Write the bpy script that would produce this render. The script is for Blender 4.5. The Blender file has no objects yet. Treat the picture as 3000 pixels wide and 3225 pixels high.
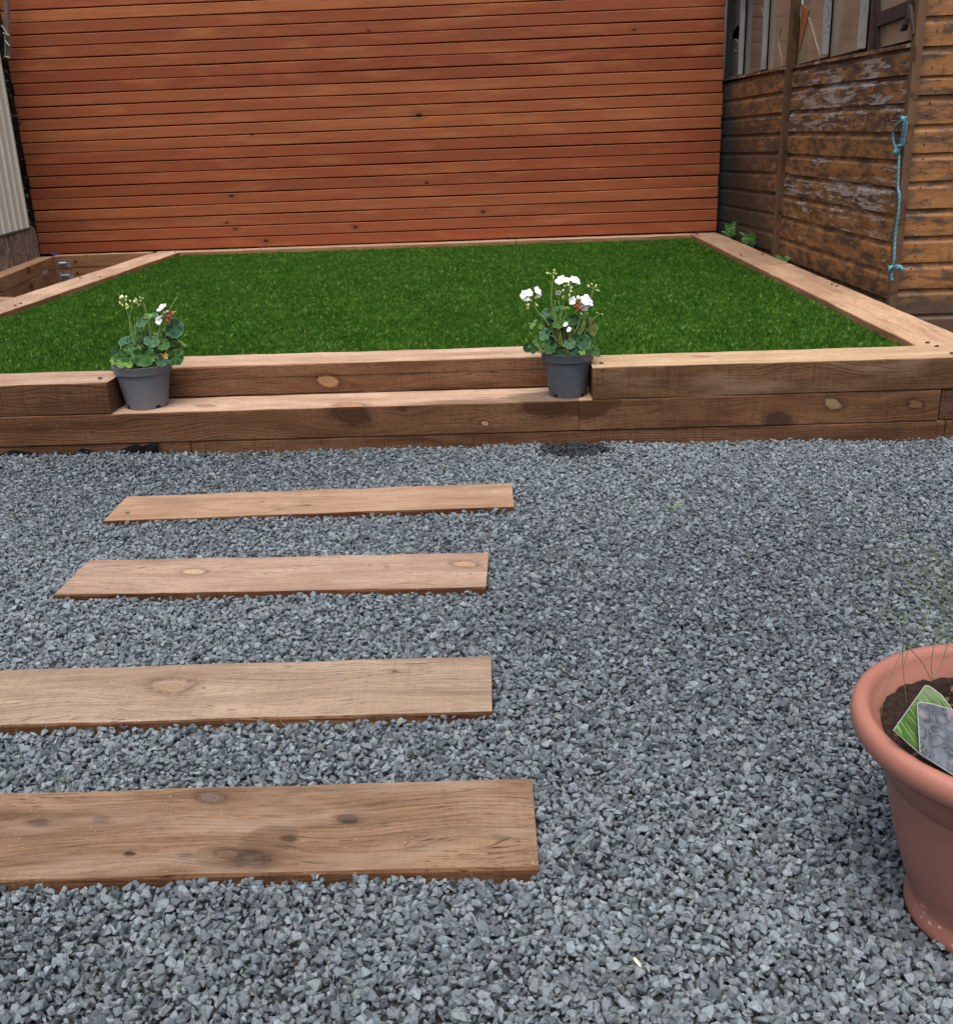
import bpy, bmesh, math, random
import numpy as np
from mathutils import Vector, Matrix, Euler
random.seed(7); RNG = np.random.default_rng(7)
S = bpy.context.scene
COL = S.collection
# ------------------------------------------------------------------ camera, sky, sun, exposure
CAM = Vector((-0.0015, -3.2029, 0.9442)); FPX = 3294.16
CR = Vector((0.9991, 0.0225, -0.0352)).normalized(); CF = Vector((-0.0330, 0.9424, -0.3330)).normalized()
CU = CR.cross(CF).normalized(); CR = CF.cross(CU).normalized()
cd = bpy.data.cameras.new('camera'); co = bpy.data.objects.new('camera', cd); COL.objects.link(co)
cd.sensor_fit = 'VERTICAL'; cd.sensor_height = 36; cd.sensor_width = 36; cd.lens = 36*FPX/3225
cd.clip_start = 0.02; cd.clip_end = 300
m = Matrix((CR, CU, -CF)).transposed().to_4x4(); m.translation = CAM; co.matrix_world = m
S.camera = co
SUN_EL, SUN_AZ = math.radians(70), math.radians(-172)      # azimuth from +Y towards +X
w = bpy.data.worlds.new('World'); S.world = w; w.use_nodes = True
wn = w.node_tree; bg = wn.nodes['Background']; sk = wn.nodes.new('ShaderNodeTexSky'); sk.sky_type = 'NISHITA'
sk.sun_disc = False; sk.sun_elevation = SUN_EL; sk.sun_rotation = SUN_AZ
sk.air_density = .8; sk.dust_density = 8.0; sk.ozone_density = .6
wn.links.new(sk.outputs[0], bg.inputs[0]); bg.inputs[1].default_value = 0.15
sd = bpy.data.lights.new('sun', 'SUN'); so = bpy.data.objects.new('sun', sd); COL.objects.link(so)
sd.energy = 1.3; sd.angle = math.radians(60); sd.color = (1.0, 0.965, 0.92)
dirv = Vector((math.sin(SUN_AZ)*math.cos(SUN_EL), math.cos(SUN_AZ)*math.cos(SUN_EL), math.sin(SUN_EL)))
so.rotation_euler = dirv.to_track_quat('Z', 'Y').to_euler()
S.view_settings.view_transform = 'Standard'; S.view_settings.look = 'None'
S.view_settings.exposure = 0.5; S.view_settings.gamma = 1.0
S.render.engine = 'CYCLES'

def ray(px, py):
    return (CF + CR*((px-1500)/FPX) - CU*((py-1612.5)/FPX))
def atZ(px, py, z):
    d = ray(px, py); return CAM + d*((z-CAM.z)/d.z)
def atY(px, py, y):
    d = ray(px, py); return CAM + d*((y-CAM.y)/d.y)
def atX(px, py, x):
    d = ray(px, py); return CAM + d*((x-CAM.x)/d.x)

# ------------------------------------------------------------------ object helpers
def tag(o, label=None, cat=None, group=None, kind=None):
    if label: o['label'] = label
    if cat: o['category'] = cat
    if group: o['group'] = group
    if kind: o['kind'] = kind
    return o
def empty(name, loc=(0, 0, 0), rz=0, **k):
    o = bpy.data.objects.new(name, None); o.empty_display_size = .1; COL.objects.link(o)
    o.location = loc; o.rotation_euler = (0, 0, rz); tag(o, **k); return o
def mesh_obj(name, me, mats, parent=None, loc=None, rot=None, scale=None, **k):
    o = bpy.data.objects.new(name, me); COL.objects.link(o)
    if mats is not None and len(me.materials) == 0:
        for mm in (mats if isinstance(mats, (list, tuple)) else [mats]): me.materials.append(mm)
    if parent: o.parent = parent
    if loc is not None: o.location = loc
    if rot is not None: o.rotation_euler = rot
    if scale is not None: o.scale = scale
    tag(o, **k); return o
class MB:
    def __init__(s): s.v = []; s.f = []; s.m = []
    def add(s, vs, fs, mi=0):
        b = len(s.v); s.v += [tuple(x) for x in vs]
        for f in fs: s.f.append(tuple(i+b for i in f)); s.m.append(mi)
    def box(s, lo, hi, mi=0, M=None):
        x0, y0, z0 = lo; x1, y1, z1 = hi
        vs = [(x0,y0,z0),(x1,y0,z0),(x1,y1,z0),(x0,y1,z0),(x0,y0,z1),(x1,y0,z1),(x1,y1,z1),(x0,y1,z1)]
        if M is not None: vs = [M @ Vector(q) for q in vs]
        s.add(vs, [(0,3,2,1),(4,5,6,7),(0,1,5,4),(1,2,6,5),(2,3,7,6),(3,0,4,7)], mi)
    def tube(s, pts, rad, n=6, mi=0, cap=True):
        pts = [Vector(p) for p in pts]; R = rad if isinstance(rad, (list, tuple)) else [rad]*len(pts)
        vs = []; up = Vector((0, 0, 1)); prev = None
        for i, p in enumerate(pts):
            t = (pts[min(i+1, len(pts)-1)]-pts[max(i-1, 0)])
            if t.length < 1e-9: t = Vector((0, 0, 1))
            t.normalize()
            if prev is None:
                a = t.orthogonal().normalized()
            else:
                a = (prev - t*prev.dot(t)); a = a.normalized() if a.length > 1e-6 else t.orthogonal().normalized()
            prev = a; b = t.cross(a)
            for k in range(n):
                an = 2*math.pi*k/n; vs.append(p + (a*math.cos(an)+b*math.sin(an))*R[i])
        fs = []
        for i in range(len(pts)-1):
            for k in range(n):
                k2 = (k+1) % n; fs.append((i*n+k, i*n+k2, (i+1)*n+k2, (i+1)*n+k))
        if cap: fs.append(tuple(range(n-1, -1, -1))); fs.append(tuple((len(pts)-1)*n+k for k in range(n)))
        s.add(vs, fs, mi)
    def lathe(s, prof, n=48, mi=0, c=(0, 0, 0)):
        vs = []
        for r, z in prof:
            for k in range(n):
                a = 2*math.pi*k/n; vs.append((c[0]+r*math.cos(a), c[1]+r*math.sin(a), c[2]+z))
        fs = []
        for i in range(len(prof)-1):
            for k in range(n):
                k2 = (k+1) % n; fs.append((i*n+k, i*n+k2, (i+1)*n+k2, (i+1)*n+k))
        s.add(vs, fs, mi)
    def mesh(s, name, smooth=False):
        me = bpy.data.meshes.new(name); me.from_pydata(s.v, [], s.f); me.update()
        for i, p in enumerate(me.polygons): p.material_index = s.m[i]; p.use_smooth = smooth
        return me
    def build(s, name, mats, parent=None, smooth=False, **k):
        return mesh_obj(name, s.mesh(name, smooth), mats, parent, **k)
def catmull(pts, n=8):
    P = [Vector(p) for p in pts]; P = [P[0]*2-P[1]]+P+[P[-1]*2-P[-2]]; out = []
    for i in range(1, len(P)-2):
        for j in range(n):
            t = j/n; a, b, c, d = P[i-1], P[i], P[i+1], P[i+2]
            out.append(0.5*((2*b)+(c-a)*t+(2*a-5*b+4*c-d)*t*t+(3*b-a-3*c+d)*t**3))
    out.append(P[-2]); return out

# ------------------------------------------------------------------ node helper
class NT:
    def __init__(s, name):
        s.mat = bpy.data.materials.new(name); s.mat.use_nodes = True; s.t = s.mat.node_tree
        s.bsdf = s.t.nodes['Principled BSDF']; s.out = s.t.nodes['Material Output']
    def n(s, ty, ins=None, **props):
        nd = s.t.nodes.new(ty)
        for k, v in props.items(): setattr(nd, k, v)
        for k, v in (ins or {}).items(): s.set(nd.inputs[k], v)
        return nd
    def set(s, inp, v):
        if isinstance(v, bpy.types.NodeSocket): s.t.links.new(v, inp)
        elif v is not None:
            if isinstance(v, (tuple, list)) and len(v) == 3 and inp.type == 'RGBA': v = (*v, 1)
            inp.default_value = v
    def m(s, op, a, b=None, c=None):
        nd = s.t.nodes.new('ShaderNodeMath'); nd.operation = op
        for i, x in enumerate((a, b, c)):
            if x is not None: s.set(nd.inputs[i], x)
        return nd.outputs[0]
    def mix(s, f, a, b, mode='MIX'):
        nd = s.t.nodes.new('ShaderNodeMix'); nd.data_type = 'RGBA'; nd.blend_type = mode
        s.set(nd.inputs[0], f); s.set(nd.inputs[6], a); s.set(nd.inputs[7], b); return nd.outputs[2]
    def ramp(s, f, stops):
        nd = s.t.nodes.new('ShaderNodeValToRGB'); s.set(nd.inputs[0], f); e = nd.color_ramp.elements
        while len(e) < len(stops): e.new(0.5)
        for i, (p, c) in enumerate(stops):
            e[i].position = p; e[i].color = (c, c, c, 1) if not isinstance(c, (tuple, list)) else (*c[:3], 1)
        return nd.outputs[0]
    def noise(s, vec, scale=1, detail=4, rough=.5, dist=0, out=0):
        nd = s.t.nodes.new('ShaderNodeTexNoise'); s.set(nd.inputs['Vector'], vec); s.set(nd.inputs['Scale'], scale)
        s.set(nd.inputs['Detail'], detail); s.set(nd.inputs['Roughness'], rough); s.set(nd.inputs['Distortion'], dist)
        return nd.outputs[out]
    def comb(s, x, y, z):
        nd = s.t.nodes.new('ShaderNodeCombineXYZ')
        for i, q in enumerate((x, y, z)): s.set(nd.inputs[i], q)
        return nd.outputs[0]
    def sep(s, v):
        nd = s.t.nodes.new('ShaderNodeSeparateXYZ'); s.set(nd.inputs[0], v); return nd.outputs
    def smooth(s, x, a, b):
        nd = s.t.nodes.new('ShaderNodeMapRange'); nd.interpolation_type = 'SMOOTHSTEP'
        s.set(nd.inputs[0], x); nd.inputs[1].default_value = a; nd.inputs[2].default_value = b
        return nd.outputs[0]
    def bump(s, h, strength=.5, dist=.002, prev=None):
        nd = s.t.nodes.new('ShaderNodeBump'); s.set(nd.inputs['Height'], h); nd.inputs['Strength'].default_value = strength
        nd.inputs['Distance'].default_value = dist
        if prev is not None: s.set(nd.inputs['Normal'], prev)
        return nd.outputs[0]
    def obj(s): return s.n('ShaderNodeTexCoord').outputs['Object']
    def wpos(s): return s.n('ShaderNodeNewGeometry').outputs['Position']
    def rnd(s): return s.n('ShaderNodeObjectInfo').outputs['Random']
    def done(s, col=None, rough=.8, nor=None, spec=.3, **k):
        b = s.bsdf
        if col is not None: s.set(b.inputs['Base Color'], col)
        s.set(b.inputs['Roughness'], rough); s.set(b.inputs['Specular IOR Level'], spec)
        if nor is not None: s.set(b.inputs['Normal'], nor)
        for kk, v in k.items(): s.set(b.inputs[kk.replace('_', ' ')], v)
        return s.mat

def plain(name, col, rough=.6, spec=.3, bumpscale=None, bs=.3, bd=.001, var=.0, metallic=0):
    t = NT(name); c = col; nor = None; o = t.obj()
    if var:
        nz = t.noise(o, 30, 5, .6); c = t.mix(t.ramp(nz, [(.3, 0), (.7, 1)]), tuple(x*(1-var) for x in col), tuple(min(1, x*(1+var)) for x in col))
    if bumpscale: nor = t.bump(t.noise(o, bumpscale, 4, .6), bs, bd)
    return t.done(c, rough, nor, spec, Metallic=metallic)

# sawn timber. axis = the in-face axis across the grain (1: top face, 2: vertical face); knots = [(x, q, radius, tone)]
def timber(name, dark, mid, light, axis=1, knots=(), saw=0.25, rough=.85, grey=None, wet=(), stretch=1.0, cracks=.5, bumps=.5, freq=1.0):
    t = NT(name); o = t.obj(); xx, yy, zz = t.sep(o); r = t.rnd(); ro = t.m('MULTIPLY', r, 37.0)
    q = yy if axis == 1 else zz
    g = q
    masks = []
    for (kx, kq, kr, tone) in knots:
        wob = t.noise(t.comb(t.m('MULTIPLY', xx, 22), t.m('MULTIPLY', q, 30), kr*99), 1, 3, .6); wob = t.m('MULTIPLY', t.m('SUBTRACT', wob, .5), kr*1.2)
        dx = t.m('ADD', t.m('MULTIPLY', t.m('SUBTRACT', xx, kx), .62), wob); dq = t.m('ADD', t.m('SUBTRACT', q, kq), t.m('ADD', t.m('MULTIPLY', wob, .6), t.m('MULTIPLY', t.m('SUBTRACT', xx, kx), .18)))
        d2 = t.m('ADD', t.m('MULTIPLY', dx, dx), t.m('MULTIPLY', dq, dq)); d = t.m('SQRT', d2)
        e = t.m('EXPONENT', t.m('MULTIPLY', d2, -1/(2.4*kr)**2))
        sg = t.m('DIVIDE', dq, t.m('ADD', t.m('ABSOLUTE', dq), .25*kr))
        g = t.m('SUBTRACT', g, t.m('MULTIPLY', t.m('MULTIPLY', e, sg), kr*1.1))
        masks.append((d, kr, tone))
    low = t.noise(t.comb(t.m('ADD', t.m('MULTIPLY', xx, 1.3*stretch), ro), t.m('MULTIPLY', g, 5), zz if axis == 1 else yy), 1.6, 2, .5)
    g2 = t.m('ADD', g, t.m('MULTIPLY', t.m('SUBTRACT', low, .5), .10))
    gx = t.m('ADD', t.m('MULTIPLY', xx, 1.5*stretch), ro)
    streak = t.noise(t.comb(gx, t.m('MULTIPLY', g2, 42*freq), ro), 1.0, 6, .62)
    fine = t.noise(t.comb(t.m('MULTIPLY', xx, 14), t.m('MULTIPLY', g2, 330*freq), ro), 1.0, 3, .6)
    rings = t.m('SINE', t.m('ADD', t.m('MULTIPLY', g2, 620*freq), t.m('MULTIPLY', streak, 9)))
    rings = t.m('MULTIPLY', t.smooth(rings, .1, 1), t.smooth(t.noise(t.comb(gx, t.m('MULTIPLY', g2, 9), 3.3), 1.3, 3), .42, .62))
    sawl = t.noise(t.comb(t.m('MULTIPLY', xx, 160), t.m('MULTIPLY', q, 7), ro), 1.0, 2, .5)
    patch = t.noise(t.comb(t.m('ADD', t.m('MULTIPLY', xx, 2.2), ro), t.m('MULTIPLY', q, 9), ro), 1.5, 4, .6)
    c = t.mix(t.ramp(streak, [(.3, 0), (.68, 1)]), dark, mid)
    c = t.mix(t.m('MULTIPLY', t.ramp(patch, [(.38, 0), (.66, 1)]), .75), c, light)
    c = t.mix(t.m('MULTIPLY', rings, .38), c, dark)
    c = t.mix(t.m('MULTIPLY', t.smooth(fine, .50, .72), .55), c, tuple(x*.5 for x in dark))
    flk = t.noise(t.comb(t.m('MULTIPLY', xx, 45), t.m('MULTIPLY', g2, 520), ro), 1.0, 2, .5)
    c = t.mix(t.m('MULTIPLY', t.smooth(flk, .60, .70), t.smooth(patch, .35, .6)), c, tuple(x*.45 for x in dark))
    c = t.mix(t.m('MULTIPLY', t.smooth(sawl, .5, .72), saw), c, dark)
    spk = t.noise(o, 230, 2, .5)
    c = t.mix(t.m('MULTIPLY', t.smooth(spk, .66, .76), .5), c, tuple(min(1, x*1.7+.05) for x in light))
    # long drying cracks
    ck = t.noise(t.comb(t.m('ADD', t.m('MULTIPLY', xx, 1.1), ro), t.m('MULTIPLY', g2, 16), t.m('MULTIPLY', ro, 2.0)), 1.5, 3, .55)
    cm = t.m('MULTIPLY', t.smooth(t.m('ABSOLUTE', t.m('SUBTRACT', ck, .5)), .007, .0), t.smooth(t.noise(t.comb(gx, t.m('MULTIPLY', q, 3), 9.), 1.9, 2), .56, .63))
    cm = t.m('MULTIPLY', cm, cracks)
    c = t.mix(cm, c, tuple(x*.22 for x in dark))
    for d, kr, tone in masks:
        hd = t.smooth(d, kr*2.0, kr*.7)
        c = t.mix(t.m('MULTIPLY', hd, .6), c, tuple(x*.55 for x in dark))
        kd = t.m('MULTIPLY', t.smooth(t.m('ADD', d, t.m('MULTIPLY', t.m('SUBTRACT', spk, .5), kr*.5)), kr*1.08, kr*.8), .92)
        kr_ = t.m('SINE', t.m('ADD', t.m('MULTIPLY', d, 15/kr), t.m('MULTIPLY', spk, 5)))
        kc = t.mix(t.smooth(kr_, -.6, 1), tone, tuple(x*.74 for x in tone)); kc = t.mix(t.m('MULTIPLY', t.smooth(patch, .4, .6), .5), kc, tuple(x*.6 for x in tone))
        c = t.mix(kd, c, kc)
        rim = t.m('MULTIPLY', t.smooth(d, kr*.8, kr*.98), t.smooth(d, kr*1.22, kr*1.02))
        rim = t.m('MULTIPLY', rim, t.smooth(t.noise(t.comb(t.m('MULTIPLY', xx, 60), t.m('MULTIPLY', q, 60), 1.), 1, 2), .42, .6)); c = t.mix(t.m('MULTIPLY', rim, .55), c, tuple(x*.4 for x in dark))
    if grey:
        gp = t.noise(t.comb(t.m('ADD', t.m('MULTIPLY', xx, 3), ro), t.m('MULTIPLY', q, 12), 1.7), 1.3, 4, .6)
        c = t.mix(t.m('MULTIPLY', t.ramp(gp, [(.5, 0), (.68, 1)]), .6), c, grey)
    rr = rough
    for (wx, wq, rx, rq, amt) in wet:
        a = t.m('DIVIDE', t.m('SUBTRACT', xx, wx), rx); b = t.m('DIVIDE', t.m('SUBTRACT', q, wq), rq)
        dd = t.m('ADD', t.m('SQRT', t.m('ADD', t.m('MULTIPLY', a, a), t.m('MULTIPLY', b, b))), t.m('MULTIPLY', t.m('SUBTRACT', patch, .5), 1.6))
        wm = t.m('MULTIPLY', t.smooth(dd, 1.0, .8), amt)
        c = t.mix(wm, c, tuple(x*.33 for x in mid))
        rr = t.m('SUBTRACT', rr, t.m('MULTIPLY', wm, .25))
    tint = t.m('ADD', .86, t.m('MULTIPLY', r, .28))
    c = t.mix(1.0, c, t.comb(tint, tint, tint), 'MULTIPLY')
    h = t.m('ADD', t.m('ADD', t.m('MULTIPLY', fine, .6), t.m('MULTIPLY', sawl, saw*2)), t.m('SUBTRACT', streak, t.m('MULTIPLY', cm, 3)))
    h = t.m('ADD', h, t.m('ADD', t.m('MULTIPLY', rings, -.5), t.m('MULTIPLY', flk, -.6)))
    return t.done(c, rr, t.bump(h, bumps, .0025), .1)

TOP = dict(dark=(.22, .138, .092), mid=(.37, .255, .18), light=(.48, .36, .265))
FRT = dict(dark=(.045, .021, .011), mid=(.125, .061, .030), light=(.172, .094, .050))  # front faces darker than tops: brown stain plus shade put into the colour
PIT = dict(dark=(.15, .075, .036), mid=(.30, .155, .075), light=(.38, .22, .115))
LIGHTKNOT = (.40, .26, .14); DARKKNOT = (.07, .032, .018)
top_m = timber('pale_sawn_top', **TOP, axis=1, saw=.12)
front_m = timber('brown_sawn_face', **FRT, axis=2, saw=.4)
pit_m = timber('orange_sawn_face', **PIT, axis=2, cracks=1.0)
end_m = timber('sawn_end', (.06, .03, .017), (.13, .065, .035), (.19, .10, .055), axis=2, saw=.1)
screw_m = plain('black_screw', (.03, .024, .02), .5, .5)
dark_m = plain('dark_void', (.012, .011, .010), .9)  # near-black colour standing in for shade in slots and unlit interiors

# a sleeper: rough-sawn block, length along local X; materials 0 top/bottom, 1 long faces, 2 ends
def sleeper_mesh(L, W, H, seed=0, wob=.0012):
    rg = random.Random(seed); n = max(6, int(L/.05)); c = .003
    prof = [(-W/2+c, 0), (W/2-c, 0), (W/2, c), (W/2, H-c), (W/2-c, H), (-W/2+c, H), (-W/2, H-c), (-W/2, c)]
    matp = [0, 1, 1, 1, 0, 1, 1, 1]
    ph = [rg.uniform(0, 6.28) for _ in range(12)]
    vs = []
    for i in range(n+1):
        x = -L/2+L*i/n
        for j, (y, z) in enumerate(prof):
            dy = wob*(math.sin(x*5+ph[j//2])+.6*math.sin(x*17+ph[j])) + rg.uniform(-1, 1)*wob*.45
            dz = wob*(math.sin(x*4+ph[j//2+4])*.5+.4*math.sin(x*23+ph[j])) + rg.uniform(-1, 1)*wob*.35
            vs.append((x, y+dy, z+(dz if z > H/2 else 0)))
    mb = MB(); fs = []; k = 8
    mb.add(vs, [])
    for i in range(n):
        for j in range(8):
            j2 = (j+1) % 8; mb.f.append((i*k+j, (i+1)*k+j, (i+1)*k+j2, i*k+j2)); mb.m.append(matp[j])
    mb.f.append(tuple(range(k-1, -1, -1))[::-1]); mb.m.append(2)
    mb.f.append(tuple(n*k+j for j in range(k))[::-1]); mb.m.append(2)
    me = mb.mesh('sleeper'); bm = bmesh.new(); bm.from_mesh(me); bmesh.ops.recalc_face_normals(bm, faces=bm.faces[:]); bm.to_mesh(me); bm.free()
    return me
SEED = [0]
def sleeper(x0, x1, y0, y1, z0, z1, parent=None, mats=None, rz=0, name='sleeper', along='x', pivot=None, **k):
    SEED[0] += 1
    if along == 'x': L, W = x1-x0, y1-y0
    else: L, W = y1-y0, x1-x0
    me = sleeper_mesh(L, W, z1-z0, SEED[0])
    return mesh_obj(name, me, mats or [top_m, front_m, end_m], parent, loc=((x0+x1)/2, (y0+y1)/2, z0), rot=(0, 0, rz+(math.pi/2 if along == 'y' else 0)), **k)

# ------------------------------------------------------------------ ground
t = NT('garden_soil'); p = t.wpos()
c = t.mix(t.ramp(t.noise(p, 9, 6, .65), [(.35, 0), (.7, 1)]), (.022, .017, .013), (.06, .048, .036))
soil_m = t.done(c, .95, t.bump(t.noise(p, 60, 5, .7), .8, .01))
mb = MB(); mb.add([(-60, -60, -.03), (60, -60, -.03), (60, 60, -.03), (-60, 60, -.03)], [(0, 1, 2, 3)])
mb.build('ground', soil_m, kind='structure')
def hgt(x, y):                                          # gravel surface
    tt = min(1, max(0, (y+.30)/.30)); tt = tt*tt*(3-2*tt)
    hw = .054 - (x+1.64)*.0092
    return .0235*(1-tt) + (hw-.006)*tt + .0035*math.sin(x*3.1+1)*math.cos(y*4.3) + .002*math.sin(x*9+y*7) - .017*math.exp(-(((x-.599)**2+(y+2.114)**2)/.0300)**2)
nx, ny = 60, 46; mb = MB(); vs = []; fs = []
for j in range(ny+1):
    for i in range(nx+1):
        x = -3.2+6.4*i/nx; y = -4.2+4.25*j/ny; vs.append((x, y, hgt(x, y)-.012))
for j in range(ny):
    for i in range(nx): a = j*(nx+1)+i; fs.append((a, a+1, a+nx+2, a+nx+1))
mb.add(vs, fs)
t = NT('gravel_bed'); gb_m = t.done(t.mix(t.noise(t.wpos(), 90, 3), (.012, .013, .014), (.04, .043, .046)), .95)
mb.build('gravel_bed', gb_m, kind='structure')
CURLY = None

# ------------------------------------------------------------------ raised bed of sleepers
Z1, Z2, Z3 = .0751, .1747, .2742; XL, XR, D = -2.3366, 1.3229, 4.4472; W = .2
wall = empty('sleeper_wall', (-.2, 0, 0), label='stepped wall of stacked brown railway sleepers framing the raised lawn', cat='retaining wall')
def P(o):            # keep world coordinates under the wall root at (-.2,0,0)
    o.parent = wall; o.location = Vector(o.location)-Vector((-.2, 0, 0)); return o
gap = .0022
# bottom course
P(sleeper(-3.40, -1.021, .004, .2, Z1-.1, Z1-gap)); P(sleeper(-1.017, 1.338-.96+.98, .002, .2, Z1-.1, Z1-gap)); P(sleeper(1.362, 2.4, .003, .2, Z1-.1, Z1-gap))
# middle course (its own materials: knots seen in the photograph)
x0, x1 = -2.18, .218; cx = (x0+x1)/2
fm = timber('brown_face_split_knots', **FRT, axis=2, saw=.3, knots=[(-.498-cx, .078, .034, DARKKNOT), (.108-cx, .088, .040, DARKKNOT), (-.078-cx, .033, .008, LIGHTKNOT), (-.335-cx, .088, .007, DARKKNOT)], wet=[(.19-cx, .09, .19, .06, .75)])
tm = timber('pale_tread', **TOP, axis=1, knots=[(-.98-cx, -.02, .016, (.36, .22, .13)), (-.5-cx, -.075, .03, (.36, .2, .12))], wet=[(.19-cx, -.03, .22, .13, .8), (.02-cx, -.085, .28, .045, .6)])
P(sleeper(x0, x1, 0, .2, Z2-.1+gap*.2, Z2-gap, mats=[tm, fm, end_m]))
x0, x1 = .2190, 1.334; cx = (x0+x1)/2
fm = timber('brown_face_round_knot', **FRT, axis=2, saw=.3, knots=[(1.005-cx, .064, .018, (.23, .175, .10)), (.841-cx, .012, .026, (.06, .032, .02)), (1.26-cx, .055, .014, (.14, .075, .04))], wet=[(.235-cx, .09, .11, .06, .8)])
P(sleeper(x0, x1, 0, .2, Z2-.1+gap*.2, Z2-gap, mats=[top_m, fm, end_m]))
fd = timber('damp_brown_face', (.04, .022, .012), (.09, .05, .028), (.12, .075, .045), axis=2, saw=.3)
P(sleeper(1.339, 2.4, 0.004, .2, Z2-.1+gap*.2, Z2-gap, mats=[top_m, fd, end_m]))
P(sleeper(-3.4, -2.184, 0.002, .2, Z2-.1+gap*.2, Z2-gap))
# top course
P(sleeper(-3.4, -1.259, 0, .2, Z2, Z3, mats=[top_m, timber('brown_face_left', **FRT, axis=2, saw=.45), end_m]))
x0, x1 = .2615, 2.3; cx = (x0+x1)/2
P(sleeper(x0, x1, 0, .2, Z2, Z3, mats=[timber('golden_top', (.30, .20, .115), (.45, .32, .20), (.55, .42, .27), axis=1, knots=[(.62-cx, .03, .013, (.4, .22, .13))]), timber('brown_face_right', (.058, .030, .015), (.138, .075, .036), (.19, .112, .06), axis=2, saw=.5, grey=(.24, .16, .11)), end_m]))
x0, x1 = -1.235, .262; cx = (x0+x1)/2
P(sleeper(x0, x1, .2025, .4025, Z2, Z3, mats=[top_m, timber('red_brown_riser_face', (.065, .030, .015), (.145, .070, .036), (.19, .105, .058), axis=2, saw=.3, knots=[(-.599-cx, .040, .022, (.34, .19, .095))]), end_m]))
P(sleeper(-1.25, .262, .203, .40, 0.02, Z2-gap))
# right side (two sleepers end to end), left side, back
P(sleeper(XR, XR+W, .2015, 2.55, Z2, Z3, along='y', mats=[timber('pale_cracked_top', (.24, .145, .09), (.38, .25, .16), (.48, .35, .235), axis=1, cracks=1.0), pit_m, end_m]))
P(sleeper(XR, XR+W, 2.554, D+W, Z2, Z3, along='y', mats=[timber('pale_cracked_top_far', (.23, .14, .085), (.36, .235, .15), (.45, .32, .21), axis=1, cracks=1.0, grey=(.22, .17, .12)), pit_m, end_m]))
P(sleeper(XL-W, XL, .2015, 2.30, Z2, Z3, along='y', mats=[top_m, pit_m, end_m])); P(sleeper(XL-W, XL, 2.304, D+W, Z2, Z3, along='y', mats=[top_m, pit_m, end_m]))
P(sleeper(XL+.002, .08, D, D+W, Z2, Z3, mats=[top_m, pit_m, end_m])); P(sleeper(.084, XR-.002, D, D+W, Z2, Z3, mats=[top_m, pit_m, end_m]))
for (a, b, c_, d_, al) in ((XR+.003, XR+W-.003, .203, D+W, 'y'), (XL-W+.003, XL-.003, .203, D+W, 'y'), (XL, XR, D+.004, D+W, 'x')):
    P(sleeper(a, b, c_, d_, Z2-.1, Z2-gap, along=al)); P(sleeper(a, b, c_, d_, -.025, Z1-gap, along=al))
# black timber screws standing a little proud of the top faces
sm = MB(); sm.lathe([(0, .0), (.0072, 0), (.0075, .003), (.0055, .0048), (.0022, .0042), (0, .0030)], 10); SCR = sm.mesh('screw'); SCR.materials.append(screw_m)
scr = [(2192,735.5),(2197.4,737.2),(2255,734),(2332.6,803.8),(2399.2,801),(2618.4,896),(2632,902),(2919,1080),(2947.7,1092),(2996,1114),(316.4,1192.8),(354,1166.5),(1892.4,1146),(1882.6,1123),(253.8,876),(314.8,873),(65.9,956.5),(48.7,963),(490,797.3),(552.6,794)]
for a, b in scr:
    q = atZ(a, b, Z3+.0003); o = mesh_obj('screw', SCR, None, wall, loc=q-Vector((-.2, 0, 0)), rot=(random.uniform(-.08, .08), random.uniform(-.08, .08), random.random()))
# torn black liner showing below the bottom course at the left
mb = MB(); xs_ = np.linspace(-2.6, -1.12, 60); vs = []
for i, x in enumerate(xs_):
    b = hgt(x, 0)-.012; base = .057 if x < -1.55 else (.050 if x < -1.27 else .068)
    top = b+max(.012, base-b+.006*math.sin(x*31)+.005*math.sin(x*77)+random.uniform(-.004, .005))
    vs += [(x, -.003-.004*random.random(), b), (x+random.uniform(-.006, .006), -.004-.007*random.random(), (b+top)/2), (x, -.0015-.003*random.random(), top)]
mb.add(vs, [(3*i, 3*i+3, 3*i+4, 3*i+1) for i in range(59)]+[(3*i+1, 3*i+4, 3*i+5, 3*i+2) for i in range(59)])
mb.build('liner', plain('black_liner', (.004, .004, .005), .9, .1), wall, loc=(.2, 0, 0))

# ------------------------------------------------------------------ stepping sleepers
def step(corners, left_len, label, knots=(), pal=TOP, grey=None, saw=.35, cracks=.6, wet=(), extra=None, front=None):
    rt, rf, lt, lf = [Vector(c) for c in corners]          # far-right, near-right, far-left, near-left
    dx = ((rt-lt).normalized()+(rf-lf).normalized()).normalized(); ang = math.atan2(dx.y, dx.x)
    pr = (rt+rf)/2; wid = .207 if left_len is None else .207
    pl = (lt+lf)/2 if left_len is None else pr-dx*left_len
    L = (pr-pl).length; c = (pr+pl)/2
    ks = []
    for (px, py, r, tone) in knots:
        q = atZ(px, py, .035); dv = Vector((q.x-c.x, q.y-c.y)); ks.append((dv.dot(dx), dv.dot(Vector((-dx.y, dx.x))), r, tone))
    ws = []
    for (px, py, rx, rq, am) in wet:
        q = atZ(px, py, .035); dv = Vector((q.x-c.x, q.y-c.y)); ws.append((dv.dot(dx), dv.dot(Vector((-dx.y, dx.x))), rx, rq, am))
    SEED[0] += 1
    tm = timber('step_top', **pal, axis=1, knots=ks, grey=grey, saw=saw*.45, cracks=cracks, wet=ws, bumps=.6)
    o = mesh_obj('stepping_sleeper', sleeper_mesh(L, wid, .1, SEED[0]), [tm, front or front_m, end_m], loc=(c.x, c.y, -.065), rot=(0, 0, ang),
                 label=label, cat='sleeper', group='sleepers laid as stepping boards in the gravel')
    STEPS.append((c.x, c.y, ang, L/2, wid/2)); return o
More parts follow.
